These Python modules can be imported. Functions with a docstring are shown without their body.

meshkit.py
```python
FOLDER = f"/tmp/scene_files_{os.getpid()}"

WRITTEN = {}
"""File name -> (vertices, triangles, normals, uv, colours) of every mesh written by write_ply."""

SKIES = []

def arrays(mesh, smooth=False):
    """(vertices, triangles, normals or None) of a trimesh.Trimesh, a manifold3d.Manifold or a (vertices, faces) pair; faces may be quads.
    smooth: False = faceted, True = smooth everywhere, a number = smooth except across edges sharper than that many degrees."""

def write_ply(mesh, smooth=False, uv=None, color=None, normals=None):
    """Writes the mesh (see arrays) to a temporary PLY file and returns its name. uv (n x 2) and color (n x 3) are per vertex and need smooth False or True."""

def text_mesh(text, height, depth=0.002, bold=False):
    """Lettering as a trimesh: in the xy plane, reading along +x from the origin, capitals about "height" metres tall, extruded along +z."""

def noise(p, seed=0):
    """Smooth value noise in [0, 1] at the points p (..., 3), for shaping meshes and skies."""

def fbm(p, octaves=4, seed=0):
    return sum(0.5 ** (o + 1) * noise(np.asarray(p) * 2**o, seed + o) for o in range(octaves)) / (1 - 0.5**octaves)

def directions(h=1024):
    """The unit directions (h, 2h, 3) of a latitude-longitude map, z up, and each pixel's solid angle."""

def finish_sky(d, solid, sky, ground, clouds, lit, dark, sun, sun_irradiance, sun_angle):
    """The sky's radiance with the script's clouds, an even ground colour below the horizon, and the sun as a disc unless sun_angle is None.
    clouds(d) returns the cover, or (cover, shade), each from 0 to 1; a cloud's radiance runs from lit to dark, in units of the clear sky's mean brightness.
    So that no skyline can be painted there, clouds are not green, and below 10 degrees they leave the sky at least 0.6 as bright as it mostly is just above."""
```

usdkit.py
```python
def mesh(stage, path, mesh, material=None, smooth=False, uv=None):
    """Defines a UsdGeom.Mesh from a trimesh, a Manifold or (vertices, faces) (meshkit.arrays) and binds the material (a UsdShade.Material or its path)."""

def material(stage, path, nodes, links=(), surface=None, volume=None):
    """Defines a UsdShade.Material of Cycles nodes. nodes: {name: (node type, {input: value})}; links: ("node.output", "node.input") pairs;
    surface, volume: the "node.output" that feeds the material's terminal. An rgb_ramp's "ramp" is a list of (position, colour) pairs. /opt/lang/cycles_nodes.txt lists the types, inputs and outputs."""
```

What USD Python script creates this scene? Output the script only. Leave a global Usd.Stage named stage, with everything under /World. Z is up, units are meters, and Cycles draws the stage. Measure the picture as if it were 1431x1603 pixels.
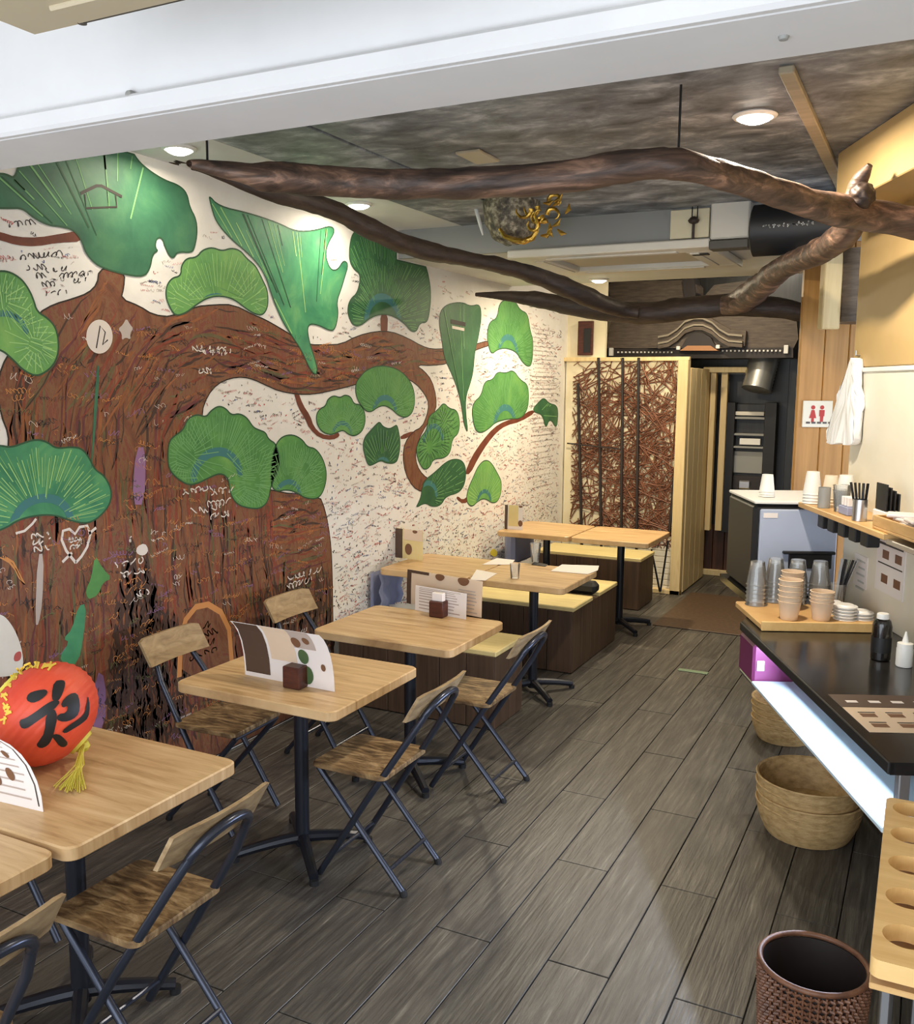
import math, random
import numpy as np, trimesh, shapely
from shapely.geometry import Polygon, LineString, MultiPolygon
from shapely.ops import unary_union
import usdkit, meshkit
from pxr import Usd, UsdGeom, UsdLux, UsdShade, Gf, Sdf

rng = random.Random(7)
stage = Usd.Stage.CreateInMemory()
UsdGeom.SetStageUpAxis(stage, UsdGeom.Tokens.z)
UsdGeom.Xform.Define(stage, '/World')
PI = math.pi

# ------------------------------------------------------------------ camera, light, exposure
IW, IH = 1431, 1603
FPX, YAW, PITCH, ROLL, EYE = 1466.0, .4684, -.1340, .0077, 1.82
EXPOSURE = 0.3
def cam_rot():
    cy, sy, cp, sp = math.cos(YAW), math.sin(YAW), math.cos(PITCH), math.sin(PITCH)
    fwd = np.array([-sy*cp, cy*cp, sp]); right = np.array([cy, sy, 0.]); up = np.cross(right, fwd)
    c, s = math.cos(ROLL), math.sin(ROLL)
    return np.stack([c*right+s*up, -s*right+c*up, -fwd], 1)
R = cam_rot()
O = np.array([0, 0, EYE])
cam = UsdGeom.Camera.Define(stage, '/World/camera')
M4 = np.eye(4); M4[:3, :3] = R.T; M4[3, :3] = O
cam.AddTransformOp().Set(Gf.Matrix4d(M4.tolist()))
cam.CreateHorizontalApertureAttr(36.0); cam.CreateVerticalApertureAttr(36.0*IH/IW)
cam.CreateFocalLengthAttr(36.0*FPX/IW); cam.CreateClippingRangeAttr(Gf.Vec2f(.05, 100)); cam.CreateExposureAttr(EXPOSURE)

dome = UsdLux.DomeLight.Define(stage, '/World/sky')
dome.CreateColorAttr(Gf.Vec3f(.80, .88, 1.0)); dome.CreateIntensityAttr(.5)
def aim(prim, pos, direction):
    d = np.asarray(direction, float); d /= np.linalg.norm(d)
    x = np.cross([0, 0, 1.], -d); x = x/np.linalg.norm(x) if np.linalg.norm(x) > 1e-6 else np.array([1., 0, 0])
    y = np.cross(-d, x); m = np.eye(4); m[0, :3], m[1, :3], m[2, :3], m[3, :3] = x, y, -d, pos
    UsdGeom.Xformable(prim).AddTransformOp().Set(Gf.Matrix4d(m.tolist()))
day = UsdLux.RectLight.Define(stage, '/World/shopfront_daylight')       # daylight that comes in through the open shopfront behind the camera
day.CreateWidthAttr(3.7); day.CreateHeightAttr(2.2); day.CreateIntensityAttr(1.75); day.CreateColorAttr(Gf.Vec3f(.90, .95, 1.0))
aim(day, (-1.0, -.55, 1.25), (0, 1, 0))

# ------------------------------------------------------------------ helpers
NW, TW = np.array([.907, .42, 0.])/np.hypot(.907, .42), np.array([-.42, .907, 0.])/np.hypot(.907, .42)   # across and along the slanting right wall
ZV = np.array([0, 0, 1.])
def W(n, t, z): return NW*n + TW*t + ZV*z
def ray(px, py):
    d = R @ np.array([px-IW/2, -(py-IH/2), -FPX]); return d/np.linalg.norm(d)
def plane(px, py, n, c):
    d = ray(px, py); return O + d*(c-n@O)/(n@d)
def atz(px, py, z): return plane(px, py, ZV, z)
def atx(px, py, x): return plane(px, py, np.array([1., 0, 0]), x)
def aty(px, py, y): return plane(px, py, np.array([0, 1., 0]), y)
def atn(px, py, c): return plane(px, py, NW, c)
def att(px, py, c): return plane(px, py, TW, c)

def bevel_box(c, s, b=0., axes=None):
    s = np.asarray(s, float)/2
    if b <= 0:
        m = trimesh.creation.box(extents=2*s); v, f = np.array(m.vertices), np.array(m.faces)
    else:
        b = min(b, .45*2*s.min()); p = []
        for sx in (-1, 1):
            for sy in (-1, 1):
                for sz in (-1, 1):
                    q = s*[sx, sy, sz]
                    for k in range(3):
                        r = q - b*np.array([sx, sy, sz]); r[k] = q[k]; p.append(r)
        m = trimesh.convex.convex_hull(np.array(p)); v, f = np.array(m.vertices), np.array(m.faces)
    if axes is not None: v = v @ np.asarray(axes)
    return v+np.asarray(c, float), f

class MB:
    def __init__(self): self.v, self.f, self.n = [], [], 0
    def add(self, v, f):
        v, f = np.asarray(v, float), np.asarray(f, int)
        if f.ndim == 2 and f.shape[1] == 4: f = np.vstack([f[:, [0, 1, 2]], f[:, [0, 2, 3]]])
        self.v.append(v); self.f.append(f+self.n); self.n += len(v); return self
    def mesh(self, m): return self.add(m.vertices, m.faces)
    def box(self, c, s, b=0., axes=None): return self.add(*bevel_box(c, s, b, axes))
    def wbox(self, n0, n1, t0, t1, z0, z1, b=0.):
        return self.add(*bevel_box(W((n0+n1)/2, (t0+t1)/2, (z0+z1)/2), (n1-n0, t1-t0, z1-z0), b, np.stack([NW, TW, ZV])))
    def bar(self, a, b, w, h=None, bev=0., up=ZV):
        a, b = np.asarray(a, float), np.asarray(b, float); d = b-a; L = np.linalg.norm(d); d /= L
        u = np.asarray(up, float); s = np.cross(d, u)
        if np.linalg.norm(s) < 1e-3: s = np.cross(d, [1., 0, 0])
        s /= np.linalg.norm(s); u = np.cross(s, d)
        return self.box((a+b)/2, (L, w, h or w), bev, np.stack([d, s, u]))
    def tube(self, pts, r, n=10, closed=False):
        pts = np.asarray(pts, float); k = len(pts); r = np.broadcast_to(np.asarray(r, float), (k,))
        t = np.gradient(pts, axis=0) if not closed else np.roll(pts, -1, 0)-np.roll(pts, 1, 0)
        t /= np.maximum(np.linalg.norm(t, axis=1, keepdims=True), 1e-9)
        u = np.cross(t[0], [0, 0, 1.]); u = u if np.linalg.norm(u) > .1 else np.cross(t[0], [1., 0, 0]); v = []
        for i in range(k):
            u = u - t[i]*(u@t[i]); u /= np.linalg.norm(u); w = np.cross(t[i], u)
            a = np.arange(n)*2*PI/n
            v.append(pts[i]+r[i]*(np.cos(a)[:, None]*u+np.sin(a)[:, None]*w))
        v = np.vstack(v); f = []
        for i in range(k if closed else k-1):
            p, q = i*n, ((i+1) % k)*n
            for j in range(n):
                f.append([p+j, p+(j+1) % n, q+(j+1) % n, q+j])
        f = np.array(f); self.add(v, f)
        if not closed:
            for base, c, flip in ((0, pts[0], 1), ((k-1)*n, pts[-1], 0)):
                ring = v[base:base+n]; tri = [[n, (j+1) % n, j] if flip else [n, j, (j+1) % n] for j in range(n)]
                self.add(np.vstack([ring, c]), tri)
        return self
    def cyl(self, a, b, r, r2=None, n=16): return self.tube([a, b], [r, r if r2 is None else r2], n)
    def lathe(self, prof, c=(0, 0, 0), n=32, axes=None):
        prof = np.asarray(prof, float); k = len(prof); a = np.arange(n)*2*PI/n
        v = np.stack([np.outer(prof[:, 0], np.cos(a)), np.outer(prof[:, 0], np.sin(a)), np.repeat(prof[:, 1:2], n, 1)], -1).reshape(-1, 3)
        if axes is not None: v = v @ np.asarray(axes)
        f = [[i*n+j, i*n+(j+1) % n, (i+1)*n+(j+1) % n, (i+1)*n+j] for i in range(k-1) for j in range(n)]
        return self.add(v+np.asarray(c, float), f)
    def poly(self, pg, o, ux, uy, d=0.):
        """a shapely polygon in the plane (o, ux, uy), thickness d along ux x uy"""
        ux, uy = np.asarray(ux, float), np.asarray(uy, float); nn = np.cross(ux, uy)
        for g in getattr(pg, 'geoms', [pg]):
            if g.geom_type != 'Polygon' or g.area < 1e-9: continue
            if d:
                m = trimesh.creation.extrude_polygon(g, d, engine='earcut'); v, f = np.array(m.vertices), np.array(m.faces)
            else:
                v, f = trimesh.creation.triangulate_polygon(g, engine='earcut'); v = np.column_stack([v, np.zeros(len(v))])
                e1, e2 = v[f[:, 1]]-v[f[:, 0]], v[f[:, 2]]-v[f[:, 0]]
                bad = (e1[:, 0]*e2[:, 1]-e1[:, 1]*e2[:, 0]) < 0; f = np.array(f); f[bad] = f[bad][:, ::-1]
            self.add(np.asarray(o, float)+v[:, :1]*ux+v[:, 1:2]*uy+v[:, 2:]*nn, f)
        return self
    def ribbon(self, pts, w, o, ux, uy, off=0.):
        """a thin painted stroke along 2-d points in the plane"""
        p = np.asarray(pts, float)
        if len(p) < 2: return self
        t = np.gradient(p, axis=0); t /= np.maximum(np.linalg.norm(t, axis=1, keepdims=True), 1e-9)
        nrm = np.column_stack([-t[:, 1], t[:, 0]]); w = np.broadcast_to(np.asarray(w, float), (len(p),))[:, None]/2
        q = np.stack([p-nrm*w, p+nrm*w], 1).reshape(-1, 2); k = len(p)
        ux, uy = np.asarray(ux, float), np.asarray(uy, float)
        v = np.asarray(o, float)+q[:, :1]*ux+q[:, 1:]*uy+off*np.cross(ux, uy)
        return self.add(v, [[2*i, 2*i+2, 2*i+3, 2*i+1] for i in range(k-1)])
    def get(self): return np.vstack(self.v), np.vstack(self.f)

used = {}
def numbered(parent, name):
    k = used.get((parent, name), -1)+1; used[(parent, name)] = k
    return name if k == 0 else f'{name}_{k:03d}'
ORIGIN = {}
def meta(p, label=None, cat=None, group=None, kind=None):
    for k, v in (('label', label), ('category', cat), ('group', group), ('kind', kind)):
        if v: p.SetCustomDataByKey(k, v)
    return p
def thing(name, label, cat, loc=(0, 0, 0), rotz=0., group=None, kind=None, world=False):
    """an Xform at the thing's base; world=True: its parts are given in room coordinates and moved back by loc"""
    path = '/World/'+numbered('/World', name)
    x = UsdGeom.Xform.Define(stage, path); x.AddTranslateOp().Set(Gf.Vec3d(*map(float, loc))); x.AddRotateZOp().Set(math.degrees(rotz))
    ORIGIN[path] = np.array(loc, float) if world else np.zeros(3)
    return meta(x.GetPrim(), label, cat, group, kind)
def part(parent, name, mb, mat, smooth=30, label=None, kind=None):
    pp = str(parent.GetPath()) if parent else '/World'
    path = pp+'/'+numbered(pp, name); o = ORIGIN.get(pp, np.zeros(3)); ORIGIN[path] = o
    v, f = mb.get() if isinstance(mb, MB) else mb
    p = usdkit.mesh(stage, path, (v-o, f), mat, smooth=smooth).GetPrim()
    return meta(p, label, None, None, kind)
def solo(name, mb, mat, label, cat, group=None, smooth=30, kind=None):
    """a thing that is one mesh"""
    v, f = mb.get(); c = np.array([(v[:, 0].min()+v[:, 0].max())/2, (v[:, 1].min()+v[:, 1].max())/2, v[:, 2].min()])
    path = '/World/'+numbered('/World', name)
    m = usdkit.mesh(stage, path, (v-c, f), mat, smooth=smooth); m.AddTranslateOp().Set(Gf.Vec3d(*c)); ORIGIN[path] = c
    return meta(m.GetPrim(), label, cat, group, kind)
def struct(name, mb, mat, smooth=False):
    path = '/World/'+numbered('/World', name); ORIGIN[path] = np.zeros(3)
    return meta(usdkit.mesh(stage, path, mb.get(), mat, smooth=smooth).GetPrim(), kind='structure')
def dup(src, loc, rotz, label, group=None):
    was = src.GetCustomData()
    t = thing(src.GetName().rstrip('0123456789').rstrip('_'), label, was['category'], loc, rotz, group or was.get('group'))
    t.GetReferences().AddInternalReference(src.GetPath()); t.SetInstanceable(True)
    return t

# ------------------------------------------------------------------ materials
LOOKS = '/World/Looks'
def srgb(r, g, b):
    return tuple((x/255/12.92 if x/255 <= .04045 else ((x/255+.055)/1.055)**2.4) for x in (r, g, b))
def plain(name, col, rough=.5, metal=0., spec=.5, coat=0., **kw):
    return usdkit.material(stage, f'{LOOKS}/{name}', {'p': ('principled_bsdf', dict(base_color=col, roughness=rough, metallic=metal, specular_ior_level=spec, coat_weight=coat, **kw))}, surface='p.BSDF')
def mottled(name, stops, scale=(1, 1, 1), nscale=6., detail=6., rough=.6, bump=.0, dist=0., vary=0., metal=0., space='object', spec=.5, bscale=None, roughness=.6):
    """colour from one stretched noise through a ramp, some bump, and an optional change of value per object"""
    N = {'tc': ('texture_coordinate', {}), 'm': ('mapping', {'scale': scale}), 'n': ('noise_texture', dict(scale=nscale, detail=detail, roughness=roughness, distortion=dist)),
         'r': ('rgb_ramp', {'ramp': stops}), 'p': ('principled_bsdf', dict(roughness=rough, metallic=metal, specular_ior_level=spec))}
    L = [(f'tc.{space}', 'm.vector'), ('m.vector', 'n.vector'), ('n.fac', 'r.fac')]
    if space == 'world':
        N['tc'] = ('geometry', {}); L[0] = ('tc.position', 'm.vector')
    if vary:
        N['oi'] = ('object_info', {}); N['mr'] = ('map_range', dict(from_min=0., from_max=1., to_min=1-vary, to_max=1+vary))
        N['h'] = ('hsv', dict(hue=.5, saturation=1., fac=1.))
        L += [('oi.random', 'mr.value'), ('mr.result', 'h.value'), ('r.color', 'h.color'), ('h.color', 'p.base_color')]
    else: L.append(('r.color', 'p.base_color'))
    if bump:
        N['n2'] = ('noise_texture', dict(scale=bscale or nscale*2, detail=6.)); N['b'] = ('bump', dict(strength=bump, distance=.01))
        L += [('m.vector', 'n2.vector'), ('n2.fac', 'b.height'), ('b.normal', 'p.normal')]
    return usdkit.material(stage, f'{LOOKS}/{name}', N, L, surface='p.BSDF')
def glow(name, col, strength):
    return usdkit.material(stage, f'{LOOKS}/{name}', {'e': ('emission', dict(color=col, strength=strength))}, surface='e.emission')
def clear(name, tint=(1, 1, 1), milk=.2):
    return usdkit.material(stage, f'{LOOKS}/{name}', {'t': ('transparent_bsdf', {'color': tint}), 'd': ('diffuse_bsdf', {'color': (.95, .95, .93)}), 'g': ('glossy_bsdf', {'color': (1, 1, 1), 'roughness': .08}), 'f': ('fresnel', {'IOR': 1.4}), 'm': ('mix_closure', {}), 'k': ('mix_closure', {'fac': milk})},
                           [('t.BSDF', 'k.closure1'), ('d.BSDF', 'k.closure2'), ('f.fac', 'm.fac'), ('k.closure', 'm.closure1'), ('g.BSDF', 'm.closure2')], surface='m.closure')

M = {}
M['plank'] = mottled('floor_plank', [(.3, srgb(56, 53, 50)), (.47, srgb(76, 72, 67)), (.58, srgb(91, 87, 80)), (.66, srgb(110, 105, 96)), (.73, srgb(146, 141, 131))], (12, .8, 1), 3.6, 10., .42, .25, .25, .13, space='world', roughness=.7)
M['gap'] = plain('floor_gap', srgb(40, 36, 32), .8)
M['wall_white'] = mottled('white_wall', [(.3, srgb(226, 222, 214)), (.7, srgb(240, 237, 230))], (1, 1, 1), 3., 5., .75, .15, bscale=18.)
M['cream'] = mottled('cream_wall', [(.3, srgb(228, 216, 180)), (.7, srgb(240, 230, 200))], (1, 1, 1), 3., 5., .75)
M['beam'] = mottled('white_beam', [(.3, srgb(222, 222, 224)), (.7, srgb(232, 232, 233))], (1, 1, 1), 2., 4., .6)
M['ceil_white'] = mottled('white_ceiling', [(.3, srgb(215, 214, 210)), (.7, srgb(228, 227, 222))], (1, 1, 1), 2., 4., .7)
M['ceil_dark'] = mottled('dark_ceiling', [(.32, srgb(70, 72, 76)), (.45, srgb(112, 115, 120)), (.54, srgb(140, 143, 148)), (.66, srgb(196, 198, 202))], (1.1, 1.6, 1), 4.4, 11., .5, .1, .3, space='world', roughness=.62)
M['joint'] = plain('dark_joint', srgb(34, 32, 30), .7)
M['yellow_wall'] = mottled('ochre_wall', [(.3, srgb(190, 160, 108)), (.7, srgb(202, 172, 120))], (1, 1, 1), 2., 4., .55)
M['wall_panel'] = mottled('kitchen_panel', [(.3, srgb(228, 220, 200)), (.7, srgb(238, 232, 216))], (1, 1, 1), 1.5, 4., .3)
M['black_wall'] = mottled('black_boards', [(.3, srgb(30, 30, 30)), (.7, srgb(46, 46, 45))], (6, 6, .4), 6., 5., .4)
M['wainscot'] = mottled('brown_boards', [(.3, srgb(58, 34, 22)), (.7, srgb(92, 56, 36))], (14, 14, .6), 4., 6., .5, vary=.15)
M['oak'] = mottled('oak_top', [(.3, srgb(164, 126, 84)), (.45, srgb(194, 158, 112)), (.58, srgb(208, 174, 128)), (.72, srgb(220, 190, 146))], (1.1, 10, 1), 2.6, 8., .38, .05, .5, .05, space='world')
M['oak_edge'] = mottled('oak_edge', [(.25, srgb(172, 140, 100)), (.7, srgb(202, 170, 124))], (1.5, 1.5, 14), 3., 5., .45, space='world')
M['pine'] = mottled('pale_pine', [(.25, srgb(214, 186, 132)), (.6, srgb(232, 208, 156)), (.85, srgb(196, 158, 100))], (9, 9, .7), 3., 6., .5, vary=.05)
M['batten'] = mottled('grey_beige_batten', [(.3, srgb(158, 146, 124)), (.7, srgb(182, 170, 146))], (1, 8, 1), 3., 5., .5)
M['pad'] = mottled('pale_seat_board', [(.25, srgb(216, 194, 132)), (.7, srgb(234, 216, 156))], (1, 9, 1), 3., 6., .5)
M['bench'] = mottled('brown_bench', [(.25, srgb(62, 46, 34)), (.7, srgb(96, 74, 56))], (12, 12, .6), 3., 6., .5)
M['burnt'] = mottled('burnt_wood', [(.3, srgb(62, 42, 24)), (.44, srgb(108, 82, 52)), (.56, srgb(146, 118, 80)), (.7, srgb(180, 152, 112))], (3, 11, 3), 3., 8., .5, .15, 1.2)
M['burnt_back'] = mottled('burnt_wood_back', [(.2, srgb(112, 88, 60)), (.5, srgb(160, 134, 98)), (.85, srgb(188, 164, 126))], (6, 3, 8), 3., 8., .5, .15, 1.0)
M['steel_black'] = plain('black_steel', srgb(38, 40, 48), .32, .35)
M['tube_steel'] = plain('dark_tube', srgb(62, 66, 78), .28, .6)
M['rubber'] = plain('black_rubber', srgb(24, 24, 25), .7)
M['branch'] = mottled('old_branch', [(.3, srgb(48, 38, 34)), (.45, srgb(84, 66, 56)), (.56, srgb(110, 86, 72)), (.68, srgb(166, 130, 108))], (1.2, 5.0, 9), 3.2, 8., .5, .35, .6, space='world')
M['branch_dark'] = mottled('dark_branch', [(.2, srgb(34, 26, 22)), (.6, srgb(66, 52, 44)), (.85, srgb(98, 78, 64))], (2.0, 2.0, 8), 4., 8., .5, .35, .6, space='world')
M['trunk'] = mottled('painted_bark', [(.26, srgb(58, 40, 32)), (.38, srgb(98, 62, 44)), (.46, srgb(124, 74, 50)), (.53, srgb(128, 92, 62)), (.58, srgb(122, 62, 50)), (.66, srgb(146, 94, 62)), (.76, srgb(120, 108, 78))], (1, 3.0, 1.1), 2.2, 11., .6, .1, 2.4, roughness=.76, space='world')
M['paint_brown'] = mottled('painted_branch', [(.25, srgb(88, 44, 30)), (.6, srgb(122, 64, 44)), (.85, srgb(148, 80, 50))], (1, 2, 2), 5., 8., .6, space='world')
M['paint_dark'] = plain('painted_dark_line', srgb(42, 34, 26), .6)
def leafmat(name, a, b, c): return mottled(name, [(.25, srgb(*a)), (.55, srgb(*b)), (.8, srgb(*c))], (1, 1.2, 1.2), 4., 8., .55, dist=.6, space='world')
M['leaf_deep'] = leafmat('deep_green_paint', (38, 84, 66), (58, 112, 82), (84, 134, 92))
M['leaf_teal'] = leafmat('teal_green_paint', (46, 118, 88), (76, 152, 104), (124, 184, 118))
M['leaf_mid'] = leafmat('mid_green_paint', (66, 124, 66), (90, 150, 78), (126, 176, 92))
M['leaf_bright'] = leafmat('bright_green_paint', (84, 146, 84), (118, 176, 92), (150, 192, 104))
M['leaf_dark'] = leafmat('dark_green_paint', (40, 88, 58), (56, 108, 68), (82, 132, 82))
M['stroke_light'] = plain('light_green_stroke', srgb(158, 206, 128), .6)
M['stroke_mid'] = plain('pale_green_stroke', srgb(116, 172, 108), .6)
M['stroke_dark'] = plain('dark_green_stroke', srgb(44, 84, 56), .6)
M['stroke_blue'] = plain('blue_green_stroke', srgb(62, 122, 122), .6)
M['ink_red'] = plain('red_ink', srgb(196, 96, 90), .6); M['ink_pink'] = plain('pink_ink', srgb(226, 176, 168), .6)
M['ink_black'] = plain('black_ink', srgb(58, 52, 52), .6); M['ink_blue'] = plain('blue_ink', srgb(108, 120, 158), .6)
M['ink_grey'] = plain('grey_ink', srgb(188, 176, 168), .6); M['chalk'] = plain('white_chalk', srgb(226, 216, 206), .7)
M['chalk_orange'] = plain('orange_chalk', srgb(206, 140, 80), .7); M['chalk_lilac'] = plain('lilac_chalk', srgb(150, 110, 150), .7)
M['lantern'] = mottled('red_paper', [(.3, srgb(206, 58, 36)), (.7, srgb(232, 92, 56))], (1, 1, 1), 5., 5., .5)
M['gold_print'] = plain('yellow_print', srgb(238, 200, 74), .5); M['black_print'] = plain('black_print', srgb(22, 22, 24), .5)
M['tassel'] = plain('yellow_thread', srgb(206, 196, 74), .6)
M['paper'] = plain('white_paper', srgb(236, 228, 224), .5); M['menu_cream'] = plain('cream_print', srgb(226, 202, 176), .45); M['menu_brown'] = plain('brown_print', srgb(84, 64, 52), .45)
M['menu_grey'] = plain('grey_print', srgb(186, 170, 160), .45); M['food_brown'] = plain('food_brown_print', srgb(122, 84, 58), .5); M['food_green'] = plain('food_green_print', srgb(74, 100, 60), .5)
M['holder'] = mottled('dark_red_wood', [(.3, srgb(58, 26, 18)), (.7, srgb(92, 44, 30))], (4, 4, 16), 4., 5., .4)
M['counter'] = mottled('black_counter', [(.3, srgb(26, 24, 24)), (.7, srgb(44, 42, 40))], (1, 1, 1), 5., 6., .16)
M['apron'] = plain('pale_sheet', srgb(206, 226, 238), .18, 0., .5, .6)
M['purple'] = plain('purple_box', srgb(120, 52, 92), .35); M['metal'] = plain('brushed_steel', srgb(190, 190, 192), .28, .9)
M['bamboo'] = mottled('light_bamboo', [(.25, srgb(216, 170, 104)), (.7, srgb(238, 200, 136))], (1.2, 12, 3), 3., 5., .35)
M['shelf'] = mottled('shelf_wood', [(.25, srgb(196, 150, 94)), (.7, srgb(222, 182, 122))], (2, 2, 10), 3., 5., .45)
M['wicker'] = mottled('tan_wicker', [(.2, srgb(150, 118, 72)), (.5, srgb(196, 162, 110)), (.8, srgb(222, 190, 138))], (1, 1, 2), 26., 5., .6, .3)
M['wicker_dark'] = mottled('brown_wicker', [(.25, srgb(74, 46, 32)), (.6, srgb(116, 76, 52)), (.85, srgb(150, 108, 78))], (1, 1, 1), 24., 4., .5)
M['plastic_white'] = plain('white_plastic', srgb(240, 238, 232), .35); M['plastic_black'] = plain('black_plastic', srgb(26, 26, 28), .5)
M['cup_cream'] = plain('cream_paper_cup', srgb(236, 220, 196), .5); M['cup_tan'] = plain('tan_paper_cup', srgb(222, 198, 170), .5)
M['clear'] = clear('clear_plastic', (.97, .98, .98), .12); M['blue_grey'] = plain('blue_grey_enamel', srgb(176, 186, 208), .3)
M['gold'] = mottled('gold_metal', [(.3, srgb(150, 110, 40)), (.7, srgb(230, 190, 90))], (1, 1, 1), 30., 4., .3, .4, metal=.9)
M['sack'] = mottled('grey_sack', [(.35, srgb(62, 56, 46)), (.5, srgb(112, 102, 82)), (.65, srgb(190, 178, 150))], (1, 1, 1), 30., 6., .55, .5)
M['ac_white'] = plain('ac_ivory', srgb(226, 220, 206), .4); M['ac_grey'] = plain('ac_grey', srgb(150, 150, 146), .5); M['ac_dark'] = plain('ac_slot', srgb(84, 80, 72), .5)
M['ac_beige'] = plain('ac_beige', srgb(196, 182, 154), .45)
M['roof'] = mottled('roof_copper', [(.3, srgb(72, 60, 50)), (.7, srgb(106, 92, 78))], (2, 2, 14), 4., 5., .5); M['roof_edge'] = plain('roof_light_edge', srgb(150, 140, 122), .5)
M['roof_wood'] = plain('orange_wood', srgb(176, 124, 82), .5); M['duct'] = plain('silver_duct', srgb(200, 200, 196), .3, .8)
M['mirror'] = plain('mirror', (.8, .82, .8), .04, 1.); M['strip'] = mottled('woven_bark', [(.25, srgb(92, 58, 44)), (.6, srgb(134, 88, 66)), (.85, srgb(166, 116, 90))], (1, 1, 1), 12., 4., .6)
M['bar_dark'] = plain('dark_bar', srgb(44, 36, 34), .5); M['door_wood'] = mottled('honey_wood', [(.25, srgb(166, 118, 60)), (.7, srgb(198, 148, 84))], (10, 10, .5), 3., 6., .4)
M['sign_red'] = plain('sign_red', srgb(186, 58, 52), .5); M['sign_dark'] = plain('sign_dark', srgb(90, 84, 84), .5); M['cloth_blue'] = plain('blue_cloth', srgb(150, 156, 186), .7)
M['lamp'] = glow('lamp_face', (1., .93, .8), 14.); M['bag'] = plain('white_film', srgb(244, 244, 244), .3, transmission_weight=0.); M['green_tape'] = plain('green_tape', srgb(120, 140, 112), .6)
M['bottle_black'] = plain('soy_bottle', srgb(20, 16, 16), .12, coat=.5); M['yellow_flower'] = plain('yellow_petal', srgb(236, 214, 70), .6)
M['text'] = plain('dark_lettering', srgb(70, 64, 60), .6); M['text_pale'] = plain('pale_lettering', srgb(190, 190, 186), .6)

# ------------------------------------------------------------------ setting
WX = -3.04                     # face of the mural wall
YL, YB = 8.17, 9.2             # lattice screen, back wall
ZC, ZL = 2.77, 2.60            # ceiling, lowered ceiling at the back
fl = thing('floor', None, None, kind='structure')
part(fl, 'subfloor', MB().box((-1.0, 4.2, -.045), (4.6, 10.4, .07)), M['gap'])
PWD = .2035; r2 = random.Random(11)
for k in range(-11, 9):
    x0 = -.987+k*PWD; x1 = x0+PWD
    if x1 < WX or x0 > .8: continue
    y = 2.62+(.62 if k % 2 else 0)-1.22*3
    while y < YB:
        y0, y1 = max(y, .6), min(y+1.22, YB); y += 1.22
        if y1-y0 < .05: continue
        if x0 > .15 and y0 > 3.6: continue
        part(fl, 'plank', MB().box(((x0+x1)/2, (y0+y1)/2, -.006-r2.uniform(0, .0012)), (PWD-.004, y1-y0-.004, .012), .0015), M['plank'], smooth=False)
struct('wall_left', MB().box((WX-.08, 4.2, 1.5), (.16, 10.4, 3.1)), M['wall_white'])
bm = struct('ceiling_beam', MB().box((-1.0, 1.865, 2.75), (4.3, .24, .60), .006).box((-1.0, 1.735, 2.475), (4.3, .03, .05), .008), M['beam'])
for a in ((207, 150), (562, 95), (1040, 5)):
    p = aty(*a, 1.74); part(bm, 'bolt_head', MB().lathe([(0, .016), (.009, .014), (.012, .005), (.012, 0)], p-[0, .0, 0], 14, np.stack([[1, 0, 0], [0, 0, 1.], [0, -1., 0]])), M['ac_grey'])
p = atz(1227, 57, 2.45); part(bm, 'bolt_head', MB().lathe([(0, -.008), (.008, -.006), (.01, 0)], p, 14), M['ac_grey'])
ce = thing('ceiling', None, None, kind='structure')
part(ce, 'front_ceiling', MB().box((-1.0, .5, 3.07), (4.3, 2.7, .06)), M['ceil_white'])
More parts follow.
